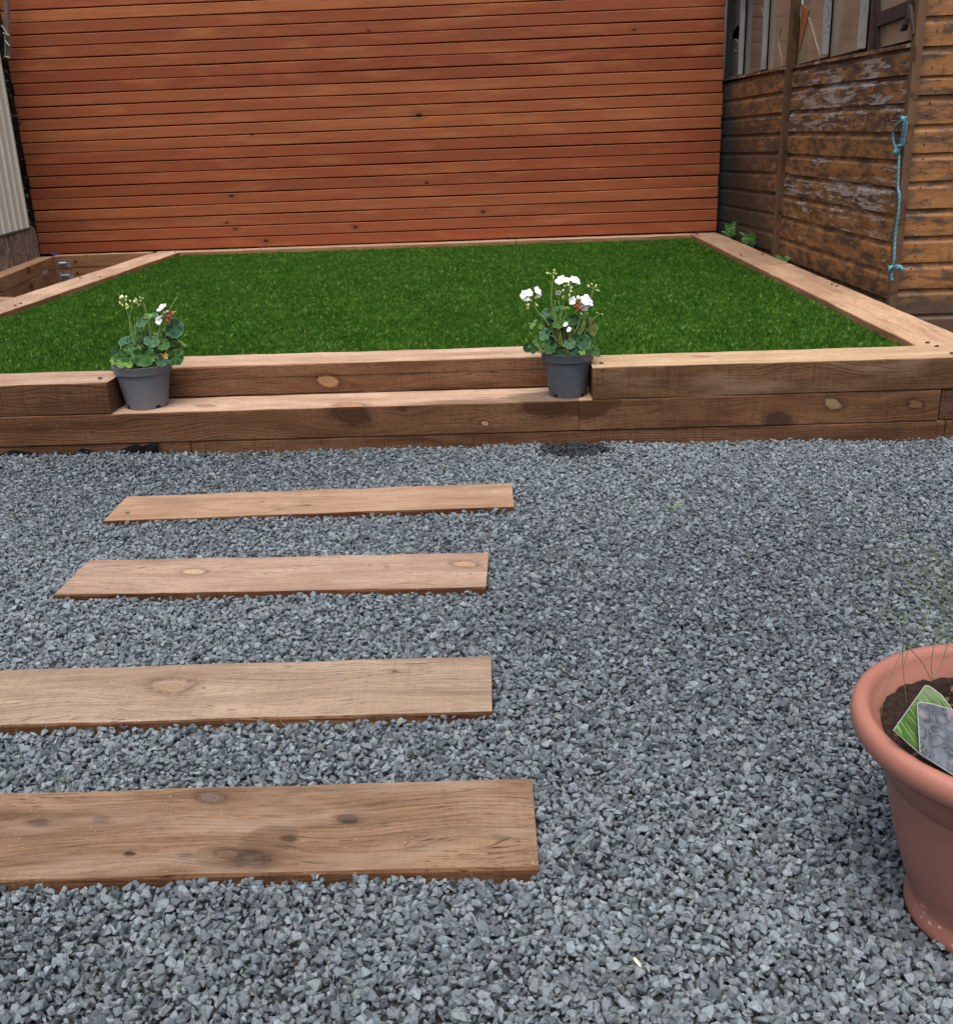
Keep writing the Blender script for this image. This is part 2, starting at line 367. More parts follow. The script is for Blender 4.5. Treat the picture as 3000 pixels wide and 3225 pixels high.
STEPS = []
redface = timber('red_brown_step_face', (.045, .018, .009), (.10, .042, .020), (.15, .068, .033), axis=2, saw=.3)  # step fronts: their shade is put into a darker face colour
step([(.004,-.389),(.005,-.601),(-1.092,-.418),(-1.073,-.624)], None, 'tan stepping sleeper nearest the lawn wall with a long hairline crack and one grey chip', pal=dict(dark=(.22,.135,.085), mid=(.36,.235,.155), light=(.43,.305,.21)), cracks=1.0, saw=.2, front=redface)
step([(-.06,-.916),(-.056,-1.127),(-1.017,-.896),(-1.01,-1.111)], None, 'pinkish stepping sleeper second from the lawn wall with a slanting knot near its right end', pal=dict(dark=(.20,.13,.095), mid=(.32,.222,.165), light=(.42,.32,.24)), knots=[(1462,1778,.017,(.42,.28,.17)),(610,1800,.016,(.50,.38,.24))], front=redface)
step([(-.046,-1.431),(-.042,-1.656),(-.976,-1.456),(-.881,-1.662)], 1.18, 'bleached greyish tan stepping sleeper third from the lawn wall with short dark flecks', pal=dict(dark=(.15,.105,.075), mid=(.275,.205,.15), light=(.34,.265,.195)), saw=.5, knots=[(540,2160,.026,(.30,.215,.15))])
step([(.02,-1.844),(.023,-2.05),(-.792,-1.856),(-.696,-2.066)], 1.15, 'darkest brown sleeper nearest the camera with several knots and a split at its front edge', pal=dict(dark=(.085,.050,.030), mid=(.19,.118,.072), light=(.26,.175,.115)), grey=(.27,.20,.15),
     knots=[(1095,2578,.010,(.028,.022,.02)),(785,2705,.018,(.06,.038,.03)),(715,2690,.009,(.16,.10,.06)),(320,2580,.008,(.03,.018,.014)),(120,2592,.009,(.045,.026,.02)),(665,2512,.013,(.13,.10,.085)),(410,2690,.005,(.04,.023,.018)),(590,2700,.007,(.04,.023,.018)),(910,2640,.006,(.08,.045,.03))], wet=[(850,2640,.045,.032,.42),(680,2690,.03,.022,.35)])

# ------------------------------------------------------------------ gravel and turf scattered by geometry nodes
def points_object(name, pts, attrs, sources, mat, **k):
    me = bpy.data.meshes.new(name); n = len(pts); me.vertices.add(n); me.vertices.foreach_set('co', np.asarray(pts, np.float32).ravel())
    for an, (ty, arr) in attrs.items():
        a = me.attributes.new(an, ty, 'POINT'); a.data.foreach_set('vector' if ty == 'FLOAT_VECTOR' else 'value', np.ascontiguousarray(arr).ravel())
    me.materials.append(mat)
    o = bpy.data.objects.new(name, me); COL.objects.link(o); tag(o, **k)
    g = bpy.data.node_groups.new(name+'_scatter', 'GeometryNodeTree')
    g.interface.new_socket('Geometry', in_out='INPUT', socket_type='NodeSocketGeometry'); g.interface.new_socket('Geometry', in_out='OUTPUT', socket_type='NodeSocketGeometry')
    gi = g.nodes.new('NodeGroupInput'); go = g.nodes.new('NodeGroupOutput'); ip = g.nodes.new('GeometryNodeInstanceOnPoints')
    src = bpy.data.collections.new(name+'_kinds')
    for sme in sources:
        so_ = bpy.data.objects.new(name+'_kind', sme); src.objects.link(so_)
    ci = g.nodes.new('GeometryNodeCollectionInfo'); ci.inputs[0].default_value = src; ci.inputs['Separate Children'].default_value = True; ci.inputs['Reset Children'].default_value = True
    g.links.new(gi.outputs[0], ip.inputs['Points']); g.links.new(ci.outputs[0], ip.inputs['Instance']); ip.inputs['Pick Instance'].default_value = True
    for an, ty, sock in (('pick', 'INT', 'Instance Index'), ('turn', 'FLOAT_VECTOR', 'Rotation'), ('size', 'FLOAT_VECTOR', 'Scale')):
        na = g.nodes.new('GeometryNodeInputNamedAttribute'); na.data_type = ty; na.inputs[0].default_value = an
        outs = [x for x in na.outputs if x.enabled and x.name == 'Attribute']
        if an == 'turn':
            er = g.nodes.new('FunctionNodeEulerToRotation'); g.links.new(outs[0], er.inputs[0]); g.links.new(er.outputs[0], ip.inputs[sock])
        else: g.links.new(outs[0], ip.inputs[sock])
    g.links.new(ip.outputs[0], go.inputs[0])
    md = o.modifiers.new('scatter', 'NODES'); md.node_group = g
    return o

# stone kinds: convex angular chips
t = NT('blue_grey_chippings'); ta = t.n('ShaderNodeAttribute', attribute_name='tone', attribute_type='INSTANCER').outputs['Fac']
we = t.n('ShaderNodeAttribute', attribute_name='wet', attribute_type='INSTANCER').outputs['Fac']
hu = t.n('ShaderNodeAttribute', attribute_name='hue', attribute_type='INSTANCER').outputs['Fac']
o_ = t.obj(); sp = t.noise(o_, 1.4, 5, .65); sp2 = t.noise(o_, 6, 3, .6)
c = t.mix(ta, (.026, .037, .047), (.235, .288, .322)); c = t.mix(t.smooth(hu, .86, .9), c, t.mix(ta, (.050, .058, .070), (.215, .240, .272)))
c = t.mix(t.smooth(hu, .10, .07), c, t.mix(ta, (.05, .064, .066), (.21, .25, .255)))
c = t.mix(t.m('MULTIPLY', t.ramp(sp, [(.35, 0), (.7, 1)]), .45), c, t.mix(.5, c, (.29, .345, .39)))
c = t.mix(t.m('MULTIPLY', t.smooth(sp2, .5, .7), .35), c, (.05, .062, .072))
c = t.mix(we, c, (.020, .023, .027)); 
stone_m = t.done(c, t.m('SUBTRACT', .74, t.m('MULTIPLY', we, .3)), t.bump(sp2, .35, .15), .22)
rg = np.random.default_rng(3); kinds = []
for k in range(18):
    bm = bmesh.new(); npt = int(rg.integers(9, 15)); ax = np.array([1.0, rg.uniform(.62, .9), rg.uniform(.42, .72)])
    for i in range(npt):
        v = rg.normal(size=3); v /= np.linalg.norm(v); v = np.sign(v)*np.abs(v)**.8; bm.verts.new((v*ax*rg.uniform(.85, 1.1)*.5).tolist())
    r_ = bmesh.ops.convex_hull(bm, input=bm.verts[:]); bmesh.ops.delete(bm, geom=[g_ for g_ in r_['geom_interior'] if isinstance(g_, bmesh.types.BMVert)], context='VERTS')
    bmesh.ops.bevel(bm, geom=bm.edges[:], offset=.035, segments=1, affect='EDGES')
    me = bpy.data.meshes.new('chip'); bm.to_mesh(me); bm.free(); me.materials.append(stone_m); kinds.append(me)
def grid_pts(x0, x1, y0, y1, s, jit):
    X, Y = np.meshgrid(np.arange(x0, x1, s), np.arange(y0, y1, s)); X = X+(np.arange(X.shape[0]) % 2)[:, None]*s/2
    q = np.stack([X.ravel(), Y.ravel()], 1); return q+RNG.uniform(-jit, jit, q.shape)*s
def hv(q):
    x, y = q[:, 0], q[:, 1]; tt = np.clip((y+.30)/.30, 0, 1); tt = tt*tt*(3-2*tt); hw = .054-(x+1.64)*.0092
    return .0235*(1-tt)+(hw-.006)*tt+.0035*np.sin(x*3.1+1)*np.cos(y*4.3)+.002*np.sin(x*9+y*7)-.017*np.exp(-(((x-.599)**2+(y+2.114)**2)/.0300)**2)
BOWL = Vector((.599, -2.114, 0))
def carve(q, mar=0.003):
    keep = np.ones(len(q), bool)
    for (cx, cy, an, hl, hw) in STEPS:
        dx = q[:, 0]-cx; dy = q[:, 1]-cy; u = dx*math.cos(an)+dy*math.sin(an); v = -dx*math.sin(an)+dy*math.cos(an)
        keep &= ~((np.abs(u) < hl+mar) & (np.abs(v) < hw+mar))
    keep &= np.hypot(q[:, 0]-BOWL.x, q[:, 1]-BOWL.y) > .115
    keep &= q[:, 1] < -.002-mar
    return keep
allp = []; 
for (s_, dz, zj, tilt, szm) in ((.0098, -.0080, .002, 1.2, .0135), (.0100, -.0036, .0028, .8, .0136), (.0155, .0018, .0030, .5, .0152)):
    q = grid_pts(-2.3, 2.5, -3.05, 0, s_, .48); q = q[carve(q, .0005)]; n = len(q)
    # frustum-side trimming keeps what a small step sideways can still see
    far = (q[:, 1]+3.2); q = q[np.abs(q[:, 0]) < .55*far+.75]; n = len(q)
    z = hv(q)+dz+RNG.uniform(-zj, zj, n)+.0022*np.sin(q[:, 0]*31+3*np.sin(q[:, 1]*13))*np.sin(q[:, 1]*37+2*np.sin(q[:, 0]*17))+.0015*np.sin(q[:, 0]*83+q[:, 1]*20)*np.sin(q[:, 1]*71)
    sz = szm*np.exp(RNG.normal(0, .27, n)); sz = np.clip(sz, .0055, .023)
    turn = np.stack([RNG.normal(0, tilt, n), RNG.normal(0, tilt, n), RNG.uniform(0, 6.28, n)], 1)
    allp.append((np.column_stack([q, z]), sz, turn))
pts = np.concatenate([a[0] for a in allp]); sz = np.concatenate([a[1] for a in allp]); turn = np.concatenate([a[2] for a in allp]); n = len(pts)
# some stones strayed onto edges of the sleepers stay out; damp patch under the right-hand pot
wx = (pts[:, 0]-.20)/.115; wy = (pts[:, 1]+.07)/.085
wet = np.clip(1.25-np.hypot(wx, wy)+RNG.normal(0, .10, n), 0, 1); wet = np.where(wet > .3, .9, 0)
tone = np.clip(RNG.beta(1.6, 1.9, n), 0, 1)
big = .12*np.sin(pts[:, 0]*2.1+.5)*np.cos(pts[:, 1]*2.7)
tone = np.clip(tone+big, 0, 1)
points_object('gravel', pts, {'pick': ('INT', RNG.integers(0, 18, n).astype(np.int32)), 'turn': ('FLOAT_VECTOR', turn.astype(np.float32)),
    'size': ('FLOAT_VECTOR', np.repeat(sz[:, None], 3, 1).astype(np.float32)), 'tone': ('FLOAT', tone.astype(np.float32)), 'wet': ('FLOAT', wet.astype(np.float32)), 'hue': ('FLOAT', RNG.random(n).astype(np.float32))},
    kinds, stone_m, kind='stuff', label='loose angular blue grey stone chippings covering the yard', cat='gravel')
print('stones', n)

# turf
t = NT('artificial_turf_blade'); ta = t.n('ShaderNodeAttribute', attribute_name='tone', attribute_type='INSTANCER').outputs['Fac']
c = t.ramp(ta, [(0, (.010, .046, .003)), (.45, (.030, .104, .006)), (.8, (.065, .168, .016)), (1.0, (.24, .36, .09))])
turf_m = t.done(c, .65, None, .12)
tk = []
for k in range(10):
    mb = MB()
    for b in range(9):
        ox, oy = rg.uniform(-.5, .5), rg.uniform(-.5, .5); an = rg.uniform(0, 6.28); wd = rg.uniform(.10, .17); hh = rg.uniform(.75, 1.25); ln = rg.uniform(.2, .8)
        dx, dy = math.cos(an), math.sin(an); a2 = an+rg.uniform(1.1, 2.0); sx, sy = math.cos(a2)*wd/2, math.sin(a2)*wd/2
        p0 = (ox, oy, 0); p1 = (ox+dx*ln*.3, oy+dy*ln*.3, hh*.65); p2 = (ox+dx*ln, oy+dy*ln, hh)
        mb.add([(p0[0]-sx, p0[1]-sy, 0), (p0[0]+sx, p0[1]+sy, 0), (p1[0]+sx, p1[1]+sy, p1[2]), (p1[0]-sx, p1[1]-sy, p1[2]), (p2[0]+sx*.3, p2[1]+sy*.3, p2[2]), (p2[0]-sx*.3, p2[1]-sy*.3, p2[2])], [(0, 1, 2, 3), (3, 2, 4, 5)])
    me = mb.mesh('tuft'); me.materials.append(turf_m); tk.append(me)
qs = [grid_pts(XL+.006, XR-.006, .206, 2.2, .0074, .5), grid_pts(XL+.006, XR-.006, 2.2, D-.006, .0092, .5)]
q = np.concatenate(qs); keep = (q[:, 1] > .412) | (q[:, 0] < -1.240) | (q[:, 0] > .268); keep &= (q[:, 0] > XL+.006) & (q[:, 0] < XR-.006) & (q[:, 1] < D-.006); keep &= np.abs(q[:, 0]) < .5*(q[:, 1]+3.2)+.5; q = q[keep]; n = len(q)
hmap = .5+.5*np.sin(q[:, 0]*2.3+np.sin(q[:, 1]*1.7)*2)*np.sin(q[:, 1]*3.1+q[:, 0]*.8)
lowf = np.zeros(n)
for kx, ky, a in ((7, 19, .5), (23, 11, .4), (41, 37, .3), (13, 5, .5)): lowf += a*np.sin(q[:, 0]*kx+RNG.uniform(0, 6)+np.sin(q[:, 1]*ky*.5))*np.sin(q[:, 1]*ky+RNG.uniform(0, 6))
sc = np.stack([np.full(n, .0105), np.full(n, .0105), (.0185+.002*hmap+RNG.normal(0, .0028, n)+.0022*lowf)], 1)
tone = np.clip(RNG.beta(2.0, 2.6, n)+.09*lowf+.06*(hmap-.5), 0, .86); tone = np.where(RNG.random(n) < .032, .97, tone)
turn = np.stack([RNG.normal(0, .42, n), RNG.normal(0, .42, n), RNG.uniform(0, 6.28, n)], 1)
points_object('turf', np.column_stack([q, np.full(n, .2350)]), {'pick': ('INT', RNG.integers(0, 10, n).astype(np.int32)), 'turn': ('FLOAT_VECTOR', turn.astype(np.float32)),
    'size': ('FLOAT_VECTOR', sc.astype(np.float32)), 'tone': ('FLOAT', tone.astype(np.float32))}, tk, turf_m, kind='stuff', label='dense short green artificial grass filling the raised bed', cat='lawn')
print('tufts', n)
mb = MB(); mb.add([(XL+.001, .2005, .2350), (XR-.001, .2005, .2350), (XR-.001, D-.001, .2350), (XL+.001, D-.001, .2350)], [(0, 1, 2, 3)])
mb.build('lawn_base', plain('turf_backing', (.010, .035, .008), .9), kind='structure')

# ------------------------------------------------------------------ slatted cedar fence
FY = 4.585; FX0, FX1 = -3.392, 1.530
KN = [(-1.946,.645,.014),(-1.939,.416,.010),(-1.73,.322,.015),(-1.07,.398,.013),(-.54,.685,.010),(-.147,.474,.016),(.02,.28,.008),(-2.0,.46,.009),(-.571,1.136,.018),(.914,1.625,.012),(-.886,1.685,.010),(-1.75,1.05,.007)]
t = NT('oiled_red_cedar'); wp = t.wpos(); x, y, z = t.sep(wp); r = t.rnd(); ro = t.m('MULTIPLY', r, 53)
g = z; ms = []
for kx, kz, kr in KN:
    dx = t.m('MULTIPLY', t.m('SUBTRACT', x, kx), .55); dz = t.m('SUBTRACT', z, kz); d2 = t.m('ADD', t.m('MULTIPLY', dx, dx), t.m('MULTIPLY', dz, dz))
    e = t.m('EXPONENT', t.m('MULTIPLY', d2, -1/(2.2*kr)**2)); g = t.m('SUBTRACT', g, t.m('MULTIPLY', t.m('MULTIPLY', e, t.m('SIGN', dz)), kr*.5)); ms.append((t.m('SQRT', d2), kr))
low = t.noise(t.comb(t.m('ADD', t.m('MULTIPLY', x, 1.1), ro), t.m('MULTIPLY', g, 9), ro), 1.5, 3, .55)
g2 = t.m('ADD', g, t.m('MULTIPLY', low, .06)); gx = t.m('ADD', t.m('MULTIPLY', x, 1.2), ro)
st = t.noise(t.comb(gx, t.m('MULTIPLY', g2, 60), ro), 1.1, 6, .6)
pa = t.noise(t.comb(t.m('ADD', t.m('MULTIPLY', x, 1.6), t.m('MULTIPLY', ro, 3)), t.m('MULTIPLY', z, 8), 0.), 1.2, 4, .6)
fi = t.noise(t.comb(t.m('MULTIPLY', x, 9), t.m('MULTIPLY', g2, 420), ro), 1, 3, .6)
base = t.ramp(r, [(0, (.185, .045, .021)), (.2, (.285, .085, .035)), (.4, (.205, .054, .025)), (.6, (.33, .112, .044)), (.8, (.19, .048, .023)), (1, (.265, .070, .030))])
c = t.mix(t.m('MULTIPLY', t.ramp(st, [(.35, 0), (.7, 1)]), .55), base, (.165, .052, .024))
c = t.mix(t.m('MULTIPLY', t.ramp(pa, [(.5, 0), (.72, 1)]), .55), c, (.36, .145, .058))
c = t.mix(t.m('MULTIPLY', t.ramp(pa, [(.28, 1), (.42, 0)]), .6), c, (.17, .065, .032))
c = t.mix(t.m('MULTIPLY', t.smooth(fi, .5, .75), .25), c, (.16, .05, .02))
for d, kr in ms:
    c = t.mix(t.m('MULTIPLY', t.smooth(d, kr*3, kr*.6), .55), c, (.14, .05, .02))
    c = t.mix(t.smooth(t.m('ADD', d, t.m('MULTIPLY', t.m('SUBTRACT', st, .5), kr*.8)), kr*.8, kr*.55), c, (.035, .016, .010))
cedar_m = t.done(c, .7, t.bump(t.m('ADD', st, t.m('MULTIPLY', fi, .5)), .2, .0012), .12)
fence = empty('slatted_fence', ((FX0+FX1)/2, FY, 0), label='wide red brown cedar fence of narrow horizontal slats behind the lawn', cat='fence')
fx = (FX0+FX1)/2
def slat_mesh(L, seed):
    rgs = random.Random(seed); n = 26; H = .0712; c = .004; T = .02
    prof = [(0, c), (0, H-c), (c*.8, H), (T, H), (T, 0), (c*.8, 0)]; k = 6; vs = []
    a, b, c1 = rgs.uniform(0, 6), rgs.uniform(0, 6), rgs.uniform(0, 6)
    for i in range(n+1):
        xx = -L/2+L*i/n
        for j, (yy, zz) in enumerate(prof):
            vs.append((xx, yy+.0012*math.sin(xx*1.7+a), zz+.0012*math.sin(xx*2.1+b)+(.0007*math.sin(xx*6+c1) if zz > .03 else 0)))
    mb = MB(); mb.add(vs, [(i*k+j, (i+1)*k+j, (i+1)*k+(j+1) % k, i*k+(j+1) % k) for i in range(n) for j in range(k)]+[tuple(range(k)), tuple(n*k+j for j in range(k-1, -1, -1))])
    me = mb.mesh('slat'); bm = bmesh.new(); bm.from_mesh(me); bmesh.ops.recalc_face_normals(bm, faces=bm.faces[:]); bm.to_mesh(me); bm.free(); return me
for k in range(26):
    z0 = .2835+.0772*k; dl = random.uniform(-.006, .006); dr = random.uniform(-.012, 0)
    L = FX1-FX0+dr-dl
    mesh_obj('slat', slat_mesh(L, k), cedar_m, fence, loc=((dl+dr)/2, -.001+random.uniform(-.0015, .0015), z0), rot=(0, random.uniform(-.0006, .0006), 0))
mb = MB()
for px in np.linspace(FX0+.05, FX1-.08, 6): mb.box((px-fx-.035, .022, .0), (px-fx+.035, .092, 2.28))
mb.build('posts', plain('dark_post', (.035, .024, .018), .9), fence)
mb = MB(); mb.box((FX0+.004-fx, .093, .02), (FX1-.004-fx, .112, 2.28)); mb.build('backing_board', plain('black_backing', (.014, .010, .009), .95), fence)
mb = MB(); mb.box((FX0-fx, .0, 2.295), (FX1-fx, .10, 2.32)); mb.build('cap_rail', cedar_m, fence)

# ------------------------------------------------------------------ old shiplap shed at the right
SX = 1.60; YC = 1.218; SB = -.02
def shed_mat(name, seed, peel, orange, grime, world_grime=True):
    t = NT(name); wp = t.wpos(); x, y, z = t.sep(wp); r = t.rnd(); al = t.m('ADD', y, x); ro = t.m('ADD', t.m('MULTIPLY', r, 31), seed)
    sv = t.comb(t.m('ADD', t.m('MULTIPLY', al, 2.2), ro), t.m('MULTIPLY', z, 14), ro)
    st = t.noise(sv, 1.6, 6, .62); n1 = t.noise(t.comb(t.m('ADD', t.m('MULTIPLY', al, 7), ro), t.m('MULTIPLY', z, 22), ro), 1.2, 6, .68)
    n2 = t.m('ADD', t.noise(t.comb(t.m('ADD', t.m('MULTIPLY', al, 5), t.m('MULTIPLY', ro, 2)), t.m('MULTIPLY', z, 44), 4.), 1.15, 8, .70, .3), t.m('MULTIPLY', t.m('SUBTRACT', t.noise(t.comb(al, z, seed*1.), 2.3, 2, .5), .5), .30))
    fi = t.noise(t.comb(t.m('MULTIPLY', al, 22), t.m('MULTIPLY', z, 300), ro), 1, 3, .6)
    c = t.mix(t.ramp(st, [(.35, 0), (.65, 1)]), (.040, .024, .015), (.105, .062, .036))
    c = t.mix(t.ramp(n1, [(.56-orange*.14, 0), (.68-orange*.14, .9)]), c, t.mix(t.ramp(st, [(.3, 0), (.7, 1)]), (.19, .082, .024), (.34, .155, .045)))
    drip = t.noise(t.comb(t.m('MULTIPLY', al, 26), t.m('MULTIPLY', z, 5), ro), 1, 4, .6)
    c = t.mix(t.m('MULTIPLY', t.smooth(drip, .56, .72), .55), c, (.045, .026, .016))
    fl = t.noise(t.comb(t.m('MULTIPLY', al, 30), t.m('MULTIPLY', z, 120), ro), 1, 3, .6)
    # flaked film: pale grey where the stain has lifted, with a light broken lip
    pk = t.m('ADD', n2, peel); pm = t.m('MULTIPLY', t.smooth(pk, .600, .612), t.smooth(fl, .30, .40)); lip = t.m('MULTIPLY', t.smooth(pk, .590, .600), t.smooth(pk, .614, .604))
    c = t.mix(pm, c, t.mix(t.ramp(fi, [(.3, 0), (.7, 1)]), (.20, .165, .15), (.40, .37, .36)))
    c = t.mix(t.m('MULTIPLY', lip, .5), c, (.50, .42, .33))
    fl = t.noise(t.comb(t.m('MULTIPLY', al, 30), t.m('MULTIPLY', z, 120), ro), 1, 3, .6)
    c = t.mix(t.m('MULTIPLY', t.smooth(fl, .66, .71), .5), c, (.42, .35, .27)); c = t.mix(t.m('MULTIPLY', t.smooth(fl, .36, .31), .7), c, (.025, .016, .011))
    c = t.mix(t.m('MULTIPLY', t.smooth(fi, .55, .75), .3), c, (.035, .022, .014))
    if grime:      # green-black mould climbing from the damp soil near the fence corner
        gm = t.m('ADD', t.m('MULTIPLY', t.m('SUBTRACT', .95, z), 1.2), t.m('MULTIPLY', t.m('SUBTRACT', y, 3.35), .8))
        gm = t.m('ADD', gm, t.m('MULTIPLY', t.m('SUBTRACT', n1, .5), 1.1)); gm = t.m('MULTIPLY', t.smooth(gm, .35, 1.15), .9)
        c = t.mix(gm, c, (.016, .016, .011))
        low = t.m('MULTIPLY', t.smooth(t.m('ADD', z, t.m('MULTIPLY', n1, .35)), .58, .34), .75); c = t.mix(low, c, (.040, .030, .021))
    else:
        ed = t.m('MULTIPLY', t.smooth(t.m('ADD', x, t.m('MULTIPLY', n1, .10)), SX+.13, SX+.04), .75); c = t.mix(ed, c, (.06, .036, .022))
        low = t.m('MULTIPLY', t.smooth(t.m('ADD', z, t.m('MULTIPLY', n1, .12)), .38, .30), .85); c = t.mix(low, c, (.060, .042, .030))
    h = t.m('ADD', t.m('MULTIPLY', pm, -.8), t.m('ADD', t.m('MULTIPLY', lip, 1.0), t.m('ADD', t.m('MULTIPLY', fl, .9), t.m('MULTIPLY', fi, .35))))
    return t.done(c, .62, t.bump(h, .6, .0018), .4)
bd_near = [shed_mat('peeling_stain_%s' % a, s_, p_, o_, True) for a, s_, p_, o_ in (('heavy', 3, .045, .7), ('medium', 17, .015, 1.0), ('light', 29, -.06, .95))]
bd_far = shed_mat('mouldy_stain', 41, -.07, .42, True); bd_front = shed_mat('orange_stain', 57, -.14, 1.15, False)
post_m = timber('weathered_post', (.055, .032, .019), (.115, .066, .037), (.17, .105, .062), axis=1, cracks=1.0, grey=(.12, .085, .06))
shed = empty('garden_shed', (SX, YC, 0), label='old shiplap shed with peeling orange brown stain and dirty broken windows right of the lawn', cat='shed')
def SH(o): o.parent = shed; o.location = Vector(o.location)-Vector((SX, YC, 0)); return o
def board(p0, p1, h0, h1, out, mat, name='board', sink=.0):
    """shiplap board: p0->p1 bottom line, h heights at the two ends, out = outward normal; rebated (concave) upper edge"""
    p0, p1, out = Vector(p0), Vector(p1), Vector(out); n = 14; prof = [(.000, 0), (.0135, .0), (.0135, .70), (.0125, .745), (.0085, .79), (.0055, .84), (.0045, .90), (.0045, 1.0), (0, 1.0)]; k = len(prof); vs = []
    a = random.uniform(0, 6)
    for i in range(n+1):
        s_ = i/n; b = p0.lerp(p1, s_); h = (h0+(h1-h0)*s_); wv = .0012*math.sin(s_*7+a)
        for (d, f) in prof: vs.append(b+out*(d+wv)+Vector((0, 0, f*h-.001)))
    mb = MB(); mb.add(vs, [(i*k+j, (i+1)*k+j, (i+1)*k+(j+1) % k, i*k+(j+1) % k) for i in range(n) for j in range(k)]+[tuple(range(k)), tuple(n*k+j for j in range(k-1, -1, -1))])
    me = mb.mesh('board'); bm = bmesh.new(); bm.from_mesh(me); bmesh.ops.recalc_face_normals(bm, faces=bm.faces[:]); bm.to_mesh(me); bm.free()
    return SH(mesh_obj(name, me, mat))
# right (near) panel: gap heights measured at y=1.30 and y=3.04; left (far) panel at y=3.14 and y=4.75
zr = [1.243, 1.136, 1.033, .925, .821, .715, .609, .500, .383, .269, .155, .04]; zm = [1.269, 1.168, 1.051, .943, .828, .721, .607, .492, .374, .260, .15, .03]
zl = [1.272, 1.158, 1.047, .940, .836, .725, .613, .499, .394, .276, .16, .04]; zf = [1.300, 1.188, 1.066, .949, .827, .707, .590, .473, .36, .24, .12, .0]
pick = [0, 0, 0, 2, 1, 0, 1, 2, 2, 2, 2]
for i in range(11):
    board((SX, 1.240, zr[i+1]), (SX, 3.06, zm[i+1]), zr[i]-zr[i+1]-.002, zm[i]-zm[i+1]-.002, (-1, 0, 0), bd_near[pick[i]])
    board((SX+.004, 3.12, zl[i+1]), (SX+.004, 5.35, zf[i+1]-.02), zl[i]-zl[i+1]-.002, zf[i]-zf[i+1]-.002, (-1, 0, 0), bd_far if i > 1 else bd_near[2])
# facing wall
zfr = [2.0+.106*0, 1.87, 1.765, 1.66, 1.552, 1.446, 1.339, 1.233, 1.128, 1.073]
for i in range(len(zfr)-1):
    board((SX+.019, YC+.012, zfr[i+1]), (SX+1.7, YC+.012, zfr[i+1]), zfr[i]-zfr[i+1]-.002, zfr[i]-zfr[i+1]-.002, (0, -1, 0), bd_front)
zfr = [1.056, .951, .844, .737, .631, .524, .418, .313, .208, .122, .02]
for i in range(len(zfr)-1):
    board((SX+.019, YC+.012, zfr[i+1]), (SX+1.7, YC+.012, zfr[i+1]), zfr[i]-zfr[i+1]-.002, zfr[i]-zfr[i+1]-.002, (0, -1, 0), bd_front)
mb = MB(); mb.box((SX+.019, YC-.006, 1.057), (SX+1.7, YC+.012, 1.071)); SH(mb.build('joint_batten', post_m))
# nail heads up the facing wall's left edge
mb = MB()
for zc in zfr[1:]+[1.13, 1.25, 1.35, 1.45]:
    for dz in (.03, .075):
        for dx in (.0,): mb.lathe([(0, 0), (.0032, 0), (.0032, .002), (0, .0025)], 6, c=(0, 0, 0)); L = len(mb.v)-24; M_ = Matrix.Translation((SX+.068+random.uniform(-.006, .006), YC-.0015, zc+dz+random.uniform(-.008, .008))) @ Matrix.Rotation(math.pi/2, 4, 'X'); mb.v[L:] = [tuple(M_ @ Vector(q)) for q in mb.v[L:]]
SH(mb.build('nail_heads', screw_m, kind='stuff'))
# posts: (bottom, top) centre lines, leaning as in the photograph
def post(name, b, tp, wx_, wy_, mat=post_m, sub=10):
    b, tp = Vector(b), Vector(tp); vs = []; rgp = random.Random(int(b.y*1000))
    for i in range(sub+1):
        c_ = b.lerp(tp, i/sub); j = lambda: rgp.uniform(-.0012, .0012)
        for sx, sy in ((-1, -1), (1, -1), (1, 1), (-1, 1)): vs.append((c_.x+sx*wx_/2+j(), c_.y+sy*wy_/2+j(), c_.z))
    mb = MB(); mb.add(vs, [(4*i+j, 4*i+(j+1) % 4, 4*i+4+(j+1) % 4, 4*i+4+j) for i in range(sub) for j in range(4)]+[(3, 2, 1, 0), tuple(4*sub+j for j in range(4))])
    return SH(mb.build(name, mat))
post_v = timber('upright_weathered', (.055, .032, .019), (.12, .068, .038), (.18, .11, .065), axis=1, stretch=20, cracks=.0, grey=(.12, .085, .06))
post('middle_post', (SX-.022, 3.115, .02), (SX-.020, 2.945, 2.05), .036, .070)
post('corner_post', (SX-.001, 1.228, .0), (SX+.001, 1.212, 2.05), .032, .036)
# sill
for (y0, y1, z0, z1) in ((1.240, 3.06, 1.238, 1.268), (3.12, 5.35, 1.271, 1.308)):
    vs = []; 
    for (yy, zz) in ((y0, z0), (y1, z1)):
        vs += [(SX-.022, yy, zz-.006), (SX+.05, yy, zz-.006), (SX+.05, yy, zz+.016), (SX-.022, yy, zz+.008)]
    mb = MB(); mb.add(vs, [(0, 4, 5, 1), (1, 5, 6, 2), (2, 6, 7, 3), (3, 7, 4, 0), (0, 1, 2, 3), (7, 6, 5, 4)]); SH(mb.build('sill', bd_near[0]))
grey_bar = timber('grey_glazing_bar', (.19, .185, .19), (.33, .33, .345), (.45, .455, .47), axis=1, cracks=0, saw=.1)
bars = [(4.315, 1.30), (3.665, 1.292), (2.391, 1.282), (1.836, 1.266)]
for yb, zb in bars: post('glazing_bar', (SX-.018, yb, zb+.006), (SX-.018, yb-.004, 1.97), .026, .034, grey_bar, 4)
